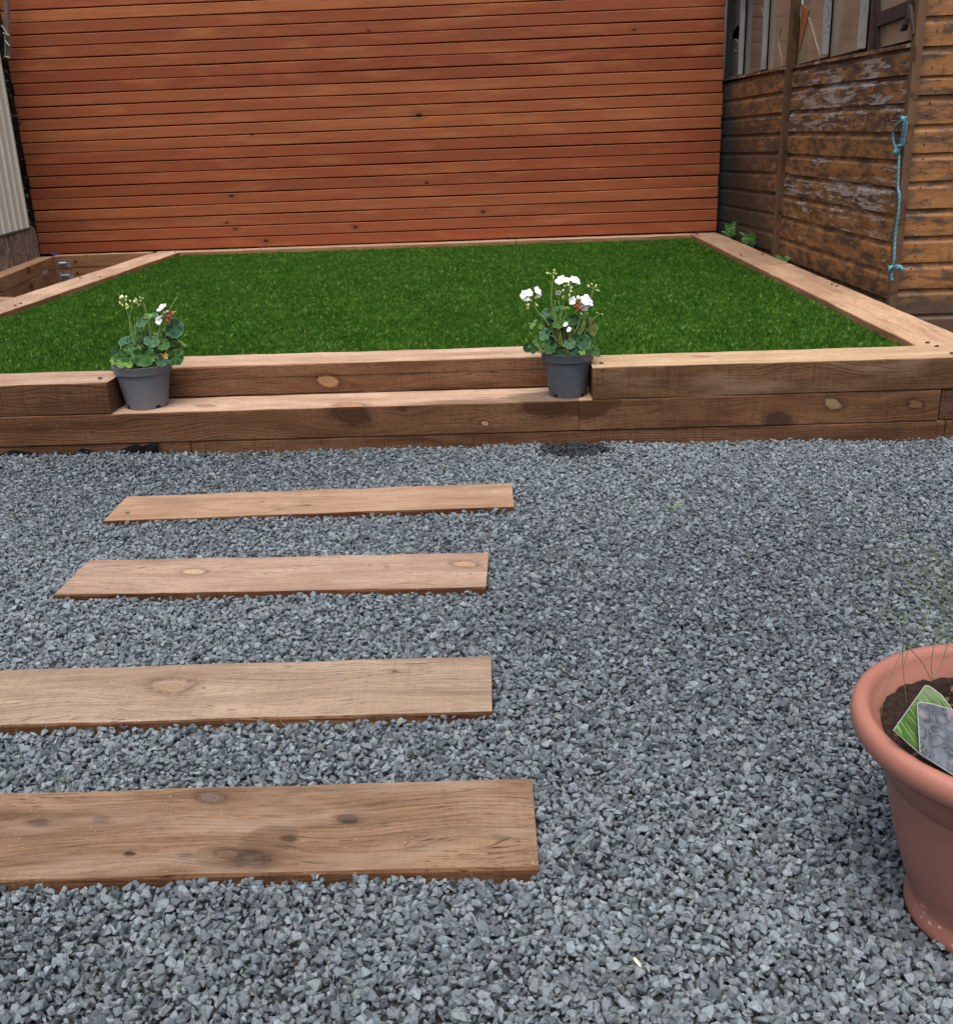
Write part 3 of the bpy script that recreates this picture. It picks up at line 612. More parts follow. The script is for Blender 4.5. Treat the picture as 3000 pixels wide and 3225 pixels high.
# glass
CRK = plain('bright_crack', (.38, .38, .35), .3); SEALANT = plain('grubby_sealant', (.30, .255, .18), .7)
def glass_mat(name, tint, dirt, seed):
    t = NT(name); wp = t.wpos(); x, y, z = t.sep(wp)
    nz = t.noise(t.comb(t.m('ADD', y, seed), z, 0.), 3.2, 5, .6); sm_ = t.noise(t.comb(t.m('MULTIPLY', y, 6), t.m('MULTIPLY', z, 14), seed), 1, 4, .6)
    tr = t.n('ShaderNodeBsdfTransparent', {'Color': (.85, .84, .8, 1)}).outputs[0]
    df = t.n('ShaderNodeBsdfDiffuse', {'Color': t.mix(t.ramp(nz, [(.35, 0), (.65, 1)]), tuple(q*.75 for q in tint), tint)}).outputs[0]
    gl = t.n('ShaderNodeBsdfGlossy', {'Color': (1, 1, 1, 1), 'Roughness': .06}).outputs[0]
    fac = t.m('ADD', dirt, t.m('MULTIPLY', t.m('SUBTRACT', sm_, .5), .35))
    m1 = t.n('ShaderNodeMixShader', {0: fac, 1: tr, 2: df}).outputs[0]
    fr = t.n('ShaderNodeFresnel', {'IOR': 1.45}).outputs[0]
    m2 = t.n('ShaderNodeMixShader', {0: fr, 1: m1, 2: gl}).outputs[0]
    t.t.links.new(m2, t.out.inputs[0]); return t.mat
g_grey = glass_mat('dirty_green_glass', (.15, .15, .125), .9, 1); g_tan = glass_mat('dusty_tan_glass', (.33, .27, .19), .85, 7)
panes = [(5.34, 4.335, 1.305, g_grey), (4.297, 3.685, 1.30, g_grey), (3.647, 3.14, 1.29, g_tan), (3.02, 2.41, 1.28, g_tan), (2.373, 1.856, 1.275, g_tan), (1.818, 1.275, 1.262, g_tan)]
GX = SX+.005
for i, (ya, yb, zb, gm) in enumerate(panes):
    if i == 0:   # broken: a real hole knocked through
        hole = [atX(2150+a/5.283, b/5.283, GX) for a, b in ((955, 425), (925, 422), (890, 450), (855, 510), (830, 580), (815, 640), (870, 645), (915, 655), (935, 590), (948, 500))]
        bm = bmesh.new(); outer = [bm.verts.new((GX, q[0], q[1])) for q in ((ya, zb), (yb, zb), (yb, 1.97), (ya, 1.97))]; inner = [bm.verts.new((GX, q.y, q.z)) for q in hole]
        ed = [bm.edges.new((outer[j], outer[(j+1) % 4])) for j in range(4)]+[bm.edges.new((inner[j], inner[(j+1) % len(inner)])) for j in range(len(inner))]
        bmesh.ops.triangle_fill(bm, edges=ed, use_beauty=True)
        ex = bmesh.ops.solidify(bm, geom=bm.faces[:], thickness=.003)
        me = bpy.data.meshes.new('pane'); bm.to_mesh(me); bm.free(); SH(mesh_obj('pane', me, gm, label='cracked pane with a curved hole in it'))
        mb = MB()
        for pl in ([(915, 655), (920, 720), (922, 800), (905, 850), (870, 848), (845, 815)], [(815, 640), (790, 630), (785, 560), (795, 490)], [(920, 670), (960, 700), (990, 745)], [(870, 645), (885, 670), (893, 700)]):
            mb = MB(); mb.tube(catmull([atX(2150+a/5.283, b/5.283, GX-.003) for a, b in pl], 4), .0016, 4); SH(mb.build('crack', CRK))
    else:
        mb = MB(); mb.box((GX, yb, zb), (GX+.003, ya, 1.97)); SH(mb.build('pane', gm))
mb = MB()
for pl in ([(1310, 130), (1330, 260), (1355, 350), (1375, 500)], [(1635, 470), (1595, 580), (1585, 700), (1605, 830), (1635, 960), (1632, 1130)]):
    mb = MB(); mb.tube(catmull([atX(2150+a/5.283, b/5.283, GX-.003) for a, b in pl], 5), .0024, 4); SH(mb.build('tape_streak', SEALANT))
mb = MB(); mb.tube(catmull([atX(2350+a/3.362, b/3.362, GX-.003) for a, b in ((655, 190), (700, 330), (740, 480), (765, 560), (760, 640))], 5), .0036, 4)
SH(mb.build('tape_streak', SEALANT))
mb = MB()
mb.box((GX-.006, 3.13, 1.272), (GX+.02, 3.15, 1.97)); mb.box((GX-.004, 5.33, 1.30), (GX+.02, 5.35, 1.97)); mb.box((SX-.02, 1.24, 1.97), (SX+.03, 5.35, 2.05)); SH(mb.build('window_frame', post_v))
# orange board seen leaning behind the middle post
vs = [atX(a, b, SX-.006) for a, b in ((2597, 180), (2590, 160), (2606, 28), (2618, 34))]
vs = [atX(a, b, SX+.0) for a, b in ((2514, 165), (2520, 10), (2545, 32), (2540, 60))]
mb = MB(); mb.add([v for v in vs]+[v+Vector((.012, 0, 0)) for v in vs], [(0, 1, 2, 3), (7, 6, 5, 4), (0, 4, 5, 1), (1, 5, 6, 2), (2, 6, 7, 3), (3, 7, 4, 0)]); SH(mb.build('loose_strip', plain('orange_ply', (.28, .10, .03), .7, var=.3)))
# opened casement: dark frame members, pale sheet and black stay
def bar_px(pts, x, w, mat, name, dpt=.012, par=None):
    (a, b), (c_, d_) = pts; A = atX(a, b, x); B = atX(c_, d_, x); mb = MB(); dv = (B-A).normalized(); n_ = Vector((0, -dv.z, dv.y))*w/2; e = Vector((dpt, 0, 0))
    q = [A-n_, A+n_, B+n_, B-n_]; mb.add(q+[v+e for v in q], [(0, 1, 2, 3), (7, 6, 5, 4), (0, 4, 5, 1), (1, 5, 6, 2), (2, 6, 7, 3), (3, 7, 4, 0)])
    return SH(mb.build(name, mat))
blk = plain('black_painted_frame', (.018, .014, .013), .5)
bar_px([(2737, 168), (2750, -40)], SX-.010, .050, plain('dark_brown_frame', (.05, .028, .018), .8, var=.3), 'dark_frame_stile')  # broad dark brown frame member beside the casement stile
bar_px([(2758, 158), (2754, -30)], SX-.016, .022, blk, 'casement_stile')
bar_px([(2752, 66), (2866, 20)], SX-.014, .052, plain('dark_plum_rail', (.045, .026, .022), .6), 'casement_rail')
bar_px([(2850, 10), (2853, 62)], SX-.026, .018, blk, 'casement_stay')
bar_px([(2858, 20), (2872, 110)], SX-.020, .022, plain('brown_stile', (.07, .05, .04), .7), 'casement_edge')
mb = MB(); mb.tube([atX(a, b, SX-.03) for a, b in ((2853, 55), (2851, 75), (2846, 88), (2838, 95))], [.008, .010, .013, .007], 8); SH(mb.build('stay_handle', blk))
# inside of the shed
mb = MB(); mb.box((SX+.30, 1.24, -.02), (SX+.33, 3.75, 2.1)); SH(mb.build('inner_lining', plain('tan_hardboard', (.32, .23, .14), .8, var=.15)))
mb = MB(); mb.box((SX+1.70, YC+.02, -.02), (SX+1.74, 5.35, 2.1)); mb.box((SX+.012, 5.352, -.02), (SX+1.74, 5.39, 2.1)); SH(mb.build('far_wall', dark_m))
mb = MB(); mb.box((SX-.10, YC-.10, 2.10), (SX+1.85, 5.45, 2.13)); SH(mb.build('added_roof', plain('roof_felt', (.05, .055, .05), .95, var=.3)))  # unseen roof slab, added to keep light from leaking into the interior
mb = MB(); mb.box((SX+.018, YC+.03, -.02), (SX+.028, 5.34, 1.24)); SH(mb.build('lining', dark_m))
can = empty('storage_bottle', (0, 0, 0), label='white plastic bottle standing behind the dusty shed window beside the middle post', cat='bottle')
p0 = atX(2551, 22, SX+.05); mb = MB(); mb.lathe([(0, 0), (.05, 0), (.052, .004), (.05, .10), (.045, .12), (.0, .13)], 14, c=p0-Vector((0, 0, .05))); can.location = (0, 0, 0); mb.build('body', plain('milky_plastic', (.62, .68, .62), .4), can, smooth=True)
mb = MB(); mb.lathe([(.012, 0), (.012, .02), (0, .021)], 10, c=p0+Vector((0, 0, .078))); mb.build('cap', plain('pale_cap', (.7, .72, .7), .4), can)

# ------------------------------------------------------------------ blue rope on the shed corner
t = NT('blue_polyprop_rope'); rope_m = t.done(t.mix(t.noise(t.obj(), 140, 3), (.04, .15, .21), (.15, .36, .44)), .55, None, .3)
rope2_m = plain('shaded_blue_fibre', (.05, .15, .20), .7, .2)  # darker strand colour, painted in for the shade of the twist
rp = empty('blue_rope', (SX-.03, 1.2, .4), label='light blue twisted rope knotted and hanging down the shed corner post', cat='rope')
def rope_strand(pts, rad, name='strand', nper=10, pitch=.020):
    C_ = catmull(pts, nper); mb = MB(); s_ = 0; acc = [0]
    for a, b in zip(C_[:-1], C_[1:]): s_ += (b-a).length; acc.append(s_)
    npt = max(8, int(s_/.0028)); out = []
    for i in range(npt+1):
        d = s_*i/npt; j = max(0, min(len(acc)-2, int(np.searchsorted(acc, d))-1)); f = (d-acc[j])/max(1e-9, acc[j+1]-acc[j]); out.append((C_[j].lerp(C_[j+1], min(1, max(0, f))), d))
    for k in range(3):
        ph = k*2.094; path = []
        for i, (p_, d) in enumerate(out):
            tg = (out[min(i+1, npt)][0]-out[max(0, i-1)][0]).normalized(); a = tg.cross(Vector((1, .2, .1))).normalized(); b = tg.cross(a); an = ph+d/pitch*6.28
            path.append(p_+(a*math.cos(an)+b*math.sin(an))*rad*.52)
        mb.tube(path, rad*.60, 6, mi=k % 2)
    o = mb.build(name, [rope_m, rope2_m], rp, smooth=True); o.location = -Vector(rp.location); return o
RPX = SX-.026
R_ = lambda a, b, dx=0: atX(2700+a/3.487, 330+b/3.487, RPX-dx)
rope_strand([R_(455, 560), R_(447, 700, .002), R_(440, 900), R_(455, 1000), R_(443, 1200), R_(420, 1350), R_(405, 1500), R_(395, 1700), R_(372, 1800)], .0052)
rope_strand([R_(520, 175, .01), R_(470, 180, .012), R_(415, 240), R_(385, 330), R_(400, 430), R_(430, 500), R_(450, 560)], .0046)
rope_strand([R_(500, 190), R_(498, 260), R_(480, 360), R_(468, 440), R_(448, 560)], .0046)
rope_strand([R_(535, 190), R_(525, 270), R_(505, 380), R_(495, 440), R_(460, 450, .004), R_(430, 448, .004)], .0046)
rope_strand([R_(372, 1800), R_(366, 1870), R_(376, 1935)], .0060)
rope_strand([R_(380, 1790, .008), R_(420, 1775, .008), R_(450, 1768, .008), R_(480, 1795, .006), R_(503, 1812, .004)], .0055)
def knot(cx, cy, s_, seed):
    rk = random.Random(seed); c_ = R_(cx, cy, .006); pts = []
    for i in range(15):
        a = i*2.3; pts.append(c_+Vector((-.004+.006*math.sin(i*1.7), s_*math.cos(a)*rk.uniform(.6, 1), s_*.85*math.sin(a)*rk.uniform(.6, 1))))
    rope_strand(pts, .0050, 'knot', 5)
knot(512, 155, .014, 1); knot(428, 520, .013, 2); knot(372, 1800, .014, 3); knot(462, 1785, .010, 4)

# ------------------------------------------------------------------ ferns in the gap beside the shed
fern_m = [plain('fern_green', (.07, .22, .05), .5, var=.35), plain('fern_light', (.15, .34, .09), .5, var=.3)]
def frond(L, n=9, wid=.35):
    mb = MB(); R0 = []
    for i in range(n+1):
        s_ = i/n; R0.append(Vector((L*s_*(1-.18*s_), 0, L*(.55*s_-.62*s_*s_))))
    mb.tube(R0, [.0014*(1-.7*i/n) for i in range(n+1)], 4)
    for i in range(1, n+1):
        s_ = i/n; l_ = L*wid*math.sin(math.pi*min(1, .18+s_*.82))**.8*(1.05-.45*s_)
        for sd_ in (-1, 1):
            b = R0[i]; tip = b+Vector((l_*.35, sd_*l_, -.10*l_)); w_ = L*.024; mid = b.lerp(tip, .5)
            mb.add([b-Vector((w_*.5, 0, 0)), mid+Vector((-w_, 0, .004)), tip, mid+Vector((w_, 0, .004)), b+Vector((w_*.5, 0, 0))], [(0, 1, 2, 3, 4)])
    return mb.mesh('frond')
def fern(loc, scale, nf, label, seed, yaw0=0, spread=6.28):
    rf = random.Random(seed); e = empty('fern', loc, label=label, cat='fern', group='ferns growing along the shed base')
    ms_ = [frond(.13*scale, 8, .30), frond(.11*scale, 8, .36)]
    for mm, q in zip(ms_, fern_m): mm.materials.append(q)
    for i in range(nf):
        mesh_obj('frond', ms_[i % 2], None, e, loc=(rf.uniform(-.01, .01), rf.uniform(-.02, .02), 0), rot=(rf.uniform(-.3, .3), -rf.uniform(.3, 1.2), yaw0+spread*i/nf+rf.uniform(-.3, .3)), scale=[rf.uniform(.7, 1.1)]*3)
fern((1.558, 4.28, .262), 1.25, 10, 'taller leafy fern growing against the dark shed corner beside the fence', 5)
fern((1.562, 3.66, .258), 1.15, 10, 'lower bluish fern spreading over the sleeper edge just in front of the taller one', 8)
fern((1.565, 2.82, .245), .7, 8, 'tiny fern seedling in the gap just right of the shed middle post', 11)

# ------------------------------------------------------------------ pit of sleepers at the left, with joist hangers
pit = empty('sleeper_box', (-2.9, 4.4, 0), label='open box of orange brown sleepers with metal brackets in the far left corner', cat='planter')
def PT(o): o.parent = pit; o.location = Vector(o.location)-Vector((-2.9, 4.4, 0)); return o
pz = .280; pm = [timber('pit_top', (.24, .135, .075), (.38, .23, .14), (.48, .31, .19), axis=1), pit_m, end_m]
PT(sleeper(-3.24, -2.539, 4.432, 4.532, pz-.085, pz, mats=pm)); PT(sleeper(-3.24, -2.539, 4.434, 4.532, pz-.19, pz-.0875, mats=pm)); PT(sleeper(-3.24, -2.539, 4.433, 4.532, -.02, pz-.1925, mats=pm))
aL = math.atan2(1.32, -.212)
ctr = Vector((-3.235, 4.427))+Vector((.212, -1.32)).normalized()*1.25; nrm = Vector((-1.32, -.212)).normalized()*.065; c_ = ctr+nrm
pmL = [pm[0], timber('pit_side_worn', **PIT, axis=2, cracks=1.0, saw=.15, knots=[(.55, .06, .02, (.12, .05, .025))]), end_m]
for z0, z1 in ((pz-.085, pz), (pz-.19, pz-.0875), (-.02, pz-.1925)):
    SEED[0] += 1; PT(mesh_obj('sleeper', sleeper_mesh(2.5, .13, z1-z0, SEED[0]), pmL, loc=(c_.x, c_.y, z0), rot=(0, 0, aL)))
PT(sleeper(-3.05, -2.54, 2.285, 2.385, .16, .262, mats=pm, rz=-.35))
galv = plain('galvanised_steel', (.50, .53, .55), .38, .5, 60, .3, .0006, .25, 0.75)
def hanger(M, w_, h_, flange=True):
    mb = MB(); mb.box((-w_/2, -.002, -h_/2), (w_/2, 0, h_/2), M=M)
    if flange:
        pr = []; 
        for i in range(7):
            a = math.pi*i/6; pr.append((math.cos(a)*.012, math.sin(a)*.014))
        vs = [];
        for xx in (-w_*.42, w_*.18):
            for (zz, yy) in pr: vs.append(M @ Vector((xx, -.002-yy, zz)))
        mb.add(vs, [(i, i+1, i+8, i+7) for i in range(6)]+[(0, 1, 2, 3, 4, 5, 6), (13, 12, 11, 10, 9, 8, 7)])
    o = PT(mb.build('joist_hanger', galv))
    hs = MB()
    for i in range(9):
        xx = random.uniform(-.42, .42)*w_; zz = random.choice((-.36, .36) if flange else (-.3, 0, .3))*h_
        mbt = MB(); mbt.lathe([(0, .0026), (.0028, .0022), (.0032, 0)], 7); hs.add([M @ Matrix.Translation((xx, -.002, zz)) @ Matrix.Rotation(math.pi/2, 4, 'X') @ Vector(v) for v in mbt.v], mbt.f)
    h = hs.build('nail', screw_m, o, kind='stuff')
hanger(Matrix.Translation((-3.165, 4.4295, .226)), .095, .058); hanger(Matrix.Translation((-3.163, 4.4295, .140)), .098, .058)
qv = Vector((-3.235, 4.427))+Vector((.212, -1.32)).normalized()*.30; an_ = math.atan2(-1.32, .212)
hanger(Matrix.Translation((qv.x+.0005, qv.y, .175)) @ Matrix.Rotation(aL-math.pi, 4, 'Z') @ Matrix.Rotation(math.pi, 4, 'Z') @ Matrix.Rotation(math.pi, 4, 'Z'), .135, .080, False)
for zz in (.238, .155): mb = MB(); mb.lathe([(0, 0), (.009, 0), (.009, .002), (0, .002)], 12); L = 48; M_ = Matrix.Translation((-3.085, 4.4318, zz)) @ Matrix.Rotation(math.pi/2, 4, 'X'); mb.v[-L:] = [tuple(M_ @ Vector(q)) for q in mb.v[-L:]]; PT(mb.build('bolt_hole', dark_m))
mb = MB(); mb.tube(catmull([atZ(a, b, pz+.004) for a, b in ((163, 800), (170, 799), (177, 798), (183, 800), (175, 802), (166, 802))], 4), .006, 6)
tag(mb.build('blue_scrap', plain('violet_blue_cord', (.06, .05, .35), .5)), 'small violet blue scrap of cord lying on the corner of the left sleeper box', 'scrap')

# ------------------------------------------------------------------ cream metal shed on a stone plinth at the left
dirn = Vector((.16, -1, 0)).normalized(); nor_ = Vector((1, .16, 0)).normalized(); O = Vector((-3.332, 4.325, 0)); O.x = -3.36+(4.5-O.y)*.16
cream_m = NT('cream_powder_coat'); wp = cream_m.wpos(); x, y, z = cream_m.sep(wp)
cc = cream_m.mix(cream_m.ramp(cream_m.noise(cream_m.comb(cream_m.m('MULTIPLY', y, 9), cream_m.m('MULTIPLY', z, 1.5), 0.), 1, 4), [(.3, 0), (.75, 1)]), (.58, .61, .52), (.72, .75, .64))
cc = cream_m.mix(cream_m.m('MULTIPLY', cream_m.smooth(cream_m.noise(wp, 14, 5, .7), .58, .75), .35), cc, (.34, .33, .25)); cream_m = cream_m.done(cc, .5, None, .35)
ms = empty('metal_shed', O, label='cream ribbed metal shed wall on a mottled stone plinth at the left edge', cat='shed')
def F(s_, d, z): return dirn*s_+nor_*d+Vector((0, 0, z))
prof = []; s_ = 0.0
prof.append((0, .0)); 
while s_ < 2.3:
    prof += [(s_+.012, .0), (s_+.020, .010), (s_+.060, .012), (s_+.072, .002), (s_+.130, .0)]; s_ += .142
for z0, z1, nm in ((.497, 2.05, 'cladding_sheet'),):
    vs = []; 
    for (a, d) in prof: vs += [F(a, d, z0), F(a, d, z1)]
    n_ = len(prof); fs = [(2*i, 2*i+2, 2*i+3, 2*i+1) for i in range(n_-1)]
    off = len(vs); vs += [F(0, -.04, z0), F(0, -.04, z1)]; fs.append((off, 0, 1, off+1))
    mb = MB(); mb.add(vs, fs); mb.build(nm, cream_m, ms)
mb = MB()
for a in (.006, .06, .20, .33, .48, .62, .78): mb.add([F(a+dx, .0135, .515+dz) for dx, dz in ((-.004, 0), (0, -.004), (.004, 0), (0, .004))], [(0, 1, 2, 3)])
for a in (.010, .065): mb.add([F(a+dx, .0135, 1.19+dz) for dx, dz in ((-.004, 0), (0, -.004), (.004, 0), (0, .004))], [(0, 1, 2, 3)])
mb.build('rivet', screw_m, ms, kind='stuff')
mb = MB(); 
for (a0, a1, d0, d1, z0, z1) in ((-.02, 2.4, -.03, .018, .487, .497),):
    vs = [F(a, d, z) for z in (z0, z1) for a, d in ((a0, d0), (a1, d0), (a1, d1), (a0, d1))]; mb.add(vs, [(0, 1, 2, 3), (7, 6, 5, 4), (0, 4, 5, 1), (1, 5, 6, 2), (2, 6, 7, 3), (3, 7, 4, 0)])
mb.build('base_rail', plain('grey_rail', (.16, .16, .15), .6), ms)
t = NT('mottled_stone'); wp = t.wpos(); n1 = t.noise(wp, 12, 6, .65); n2 = t.noise(t.comb(t.m('MULTIPLY', t.sep(wp)[1], 22), t.m('MULTIPLY', t.sep(wp)[2], 9), 0.), 1, 5, .7)
c = t.mix(t.ramp(n1, [(.35, 0), (.65, 1)]), (.16, .125, .095), (.30, .25, .20)); c = t.mix(t.m('MULTIPLY', t.smooth(n2, .50, .60), .85), c, (.055, .036, .026))
stn_m = t.done(c, .9, t.bump(t.noise(wp, 45, 6, .7), .7, .008))
for (a0, a1) in ((-.115, .175), (.180, .56), (.566, 1.0), (1.006, 1.6), (1.606, 2.4)):
    bm = bmesh.new(); vs = [F(a, d, z) for z in (-.02, .486) for a, d in ((a0, -.12), (a1, -.12), (a1, .012), (a0, .012))]; bv = [bm.verts.new(v) for v in vs]
    for f in [(0, 1, 2, 3), (7, 6, 5, 4), (0, 4, 5, 1), (1, 5, 6, 2), (2, 6, 7, 3), (3, 7, 4, 0)]: bm.faces.new([bv[i] for i in f])
    bmesh.ops.recalc_face_normals(bm, faces=bm.faces[:]); bmesh.ops.bevel(bm, geom=bm.edges[:], offset=.006, segments=2, affect='EDGES')
    me = bpy.data.meshes.new('stone'); bm.to_mesh(me); bm.free(); mesh_obj('plinth_stone', me, stn_m, ms)
mb = MB(); vs = [F(a, d, z) for z in (.49, 2.3) for a, d in ((.0, -1.2), (2.4, -1.2), (2.4, -.045), (.0, -.045))]; mb.add(vs, [(0, 1, 2, 3), (7, 6, 5, 4), (0, 4, 5, 1), (1, 5, 6, 2), (2, 6, 7, 3), (3, 7, 4, 0)]); mb.build('shell', dark_m, ms)
# dark ivy in the slot between that shed and the fence
ivy = NT('dark_ivy_leaf'); ivy_m = ivy.done(ivy.mix(ivy.rnd(), (.010, .022, .008), (.03, .055, .018)), .5)
mb = MB(); ri = random.Random(4)
for i in range(900):
    c_ = Vector((ri.uniform(-3.60, -3.385), ri.uniform(4.50, 4.75), ri.uniform(.0, 2.2))); s_ = ri.uniform(.008, .02); R3 = Euler((ri.uniform(-1, 1), ri.uniform(-1, 1), ri.uniform(0, 6.28))).to_matrix()
    mb.add([c_+R3 @ Vector(v)*s_ for v in ((0, -1, 0), (.8, -.2, .1), (.5, .6, 0), (0, 1.1, -.2), (-.5, .6, 0), (-.8, -.2, .1))], [(0, 1, 2, 3, 4, 5)])
tag(mb.build('ivy', ivy_m), 'dark ivy filling the narrow slot between cream shed and slatted fence', 'ivy', kind='stuff')
mb = MB(); mb.box((-3.66, 4.62, -.02), (-3.40, 4.66, 2.3)); tag(mb.build('added_dark_panel', dark_m), 'black sheet added behind the ivy to darken the slot at the left end of the fence', 'board')  # near-black sheet added for the shade in the slot behind the ivy
mb = MB(); mb.box((1.50, 4.96, -.02), (1.592, 4.98, 2.3)); tag(mb.build('added_dark_panel', dark_m), 'dark panel added to block sky light in the slot between the slatted fence and the old shed', 'board')  # added panel, keeps sky light from behind out of the slot
# rusty latch post at top left
lp = empty('latch_post', (0, 0, 0), label='weathered pinkish grey post with an old metal latch at the top left', cat='post')
mb = MB(); A = atY(20, -60, 4.46); B = atY(26, 182, 4.46); mb.tube([A+Vector((0, 0, .3)), A, B], .021, 8); mb.build('upright', timber('pink_grey_wood', (.11, .07, .06), (.2, .14, .12), (.3, .23, .2), axis=1, stretch=12), lp)
mb = MB()
for (a, b, c2, d2, r_) in ((6, 80, 24, 108, .006), (10, 105, 30, 112, .005), (16, 128, 30, 145, .006), (14, 178, 32, 182, .005), (17, 100, 17, 180, .004)): mb.tube([atY(a, b, 4.43), atY(c2, d2, 4.43)], r_, 6)
mb.build('latch', plain('dull_zinc', (.35, .33, .31), .5, metallic=.4), lp)

# ------------------------------------------------------------------ potted geraniums
t = NT('grey_nursery_plastic'); x, y, z = t.sep(t.obj()); nz = t.noise(t.comb(t.m('MULTIPLY', x, 8), t.m('MULTIPLY', y, 8), t.m('MULTIPLY', z, 30)), 3, 4, .6)
def potmat(nm, a, b):
    t = NT(nm); o_ = t.obj(); nz = t.noise(o_, 18, 5, .65); n2 = t.noise(o_, 90, 3, .6)
    c = t.mix(t.ramp(nz, [(.35, 0), (.7, 1)]), a, b); c = t.mix(t.m('MULTIPLY', t.smooth(n2, .62, .7), .3), c, tuple(q*1.6 for q in b))
    return t.done(c, .48, t.bump(n2, .15, .001), .4)
pot_grey = potmat('mid_grey_plastic', (.105, .115, .135), (.135, .145, .165)); pot_dark = potmat('slate_plastic', (.058, .070, .085), (.080, .092, .108))
def leafmat(nm, a, b, edge):
    t = NT(nm); uv = t.n('ShaderNodeAttribute', attribute_name='rad').outputs['Fac']; an = t.n('ShaderNodeAttribute', attribute_name='vein').outputs['Fac']; r = t.rnd()
    c = t.mix(r, a, b); c = t.mix(t.m('MULTIPLY', t.smooth(uv, .86, 1.0), .6), c, edge)
    c = t.mix(t.m('MULTIPLY', an, .35), c, edge); zone = t.m('MULTIPLY', t.smooth(uv, .42, .55), t.smooth(uv, .75, .62)); c = t.mix(t.m('MULTIPLY', zone, .3), c, tuple(q*.45 for q in a))
    pn = t.noise(t.obj(), 120, 3, .6)
    return t.done(c, .55, t.bump(t.m('ADD', pn, t.m('MULTIPLY', an, -1.5)), .35, .0012), .14, Subsurface_Weight=0.0)
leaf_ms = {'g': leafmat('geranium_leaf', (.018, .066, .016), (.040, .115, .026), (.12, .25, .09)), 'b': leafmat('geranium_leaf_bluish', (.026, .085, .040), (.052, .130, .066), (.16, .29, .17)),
           'd': leafmat('geranium_leaf_shaded', (.008, .030, .009), (.018, .055, .016), (.06, .13, .05)), 'y': leafmat('geranium_leaf_fresh', (.075, .18, .03), (.12, .24, .05), (.25, .38, .12)),  # 'd' is a darkened leaf copy: inner shade put into the colour
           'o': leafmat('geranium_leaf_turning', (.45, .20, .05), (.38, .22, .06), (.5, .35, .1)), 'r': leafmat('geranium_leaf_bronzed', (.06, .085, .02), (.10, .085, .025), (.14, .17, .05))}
def leaf_mesh(seed):
    rl = random.Random(seed); nr, na = 6, 36; vs = [(0, 0, 0)]; rad = [0.]; ve = [0.]; ph = rl.uniform(0, 6.28); wav = rl.uniform(.07, .14); cup = rl.uniform(.10, .30); lob = rl.choice((5, 6, 7))
    for i in range(1, nr+1):
        f = i/nr
        for k in range(na):
            a = -math.pi+2*math.pi*k/na; notch = 1-.72*math.exp(-((abs(a)-math.pi)/.30)**2)
            R = notch*(1+.05*math.sin(lob*a*2+ph)+.035*math.sin(a*17))*(.93+.07*math.cos(a)); rr = f*R
            z = cup*f*f*.6+wav*math.sin(lob*a+ph)*f**2.2+.03*math.sin(a*13+ph)*f**3-.14*math.cos(a)*f*f
            vs.append((rr*math.cos(a), rr*math.sin(a), z)); rad.append(f); ve.append(max(0, math.cos(a*3.5))**14*(1-.5*f) if abs(a) < 2.9 else 0)
    fs = [(0, 1+k, 1+(k+1) % na) for k in range(na)]
    for i in range(nr-1):
        for k in range(na): fs.append((1+i*na+k, 1+(i+1)*na+k, 1+(i+1)*na+(k+1) % na, 1+i*na+(k+1) % na))
    me = bpy.data.meshes.new('leaf'); me.from_pydata(vs, [], fs); me.update()
    for p_ in me.polygons: p_.use_smooth = True
    for nm, arr in (('rad', rad), ('vein', ve)):
        a = me.attributes.new(nm, 'FLOAT', 'POINT'); a.data.foreach_set('value', arr)
    return me
LEAVES = {}
for key in leaf_ms:
    LEAVES[key] = []
    for i in range(5):
        me = leaf_mesh(i*7+1) ; me.materials.append(leaf_ms[key]); LEAVES[key].append(me)
stem_m = plain('green_stem', (.13, .22, .06), .5, var=.25); bud_m = plain('yellow_green_bud', (.42, .50, .17), .5, var=.2)
white_m = plain('white_petal', (.82, .84, .88), .5, var=.04); pink_m = plain('pale_pink_petal', (.74, .55, .70), .5, var=.08); rust_m = plain('withered_petal', (.33, .12, .055), .7, var=.5); cream_b = plain('creamy_bud', (.72, .72, .50), .5)
def petal_ring(mb, c_, nrm, R, seed, n=5, open_=.35):
    rl = random.Random(seed); nrm = Vector(nrm).normalized(); q = nrm.to_track_quat('Z', 'Y'); off = rl.uniform(0, 6.28)
    for k in range(n):
        a0 = off+k*2*math.pi/n; rows = []; Rk = R*rl.uniform(.85, 1.1)
        for (f, wd) in ((.05, .06), (.35, .30), (.68, .44), (.92, .34), (1.0, .12)):
            for sgn in (-1, -.35, .35, 1):
                zz = Rk*open_*math.sin(f*1.9)+Rk*.06*math.cos(sgn*3)+rl.uniform(-.03, .03)*Rk; rows.append((f*Rk-(.05*Rk*sgn*sgn), sgn*wd*Rk, zz))
        M_ = q.to_matrix() @ Matrix.Rotation(a0, 3, 'Z'); mb.add([c_+M_ @ Vector(v) for v in rows], [(4*i+j, 4*i+j+1, 4*i+5+j, 4*i+4+j) for i in range(4) for j in range(3)])
def bud(mb, base, tip, r_):
    d = (tip-base); L = d.length; pts = [base+d*f for f in (0, .2, .5, .8, 1)]; r_ *= 1.35; mb.tube(pts, [r_*.3, r_*.85, r_, r_*.7, r_*.15], 7)
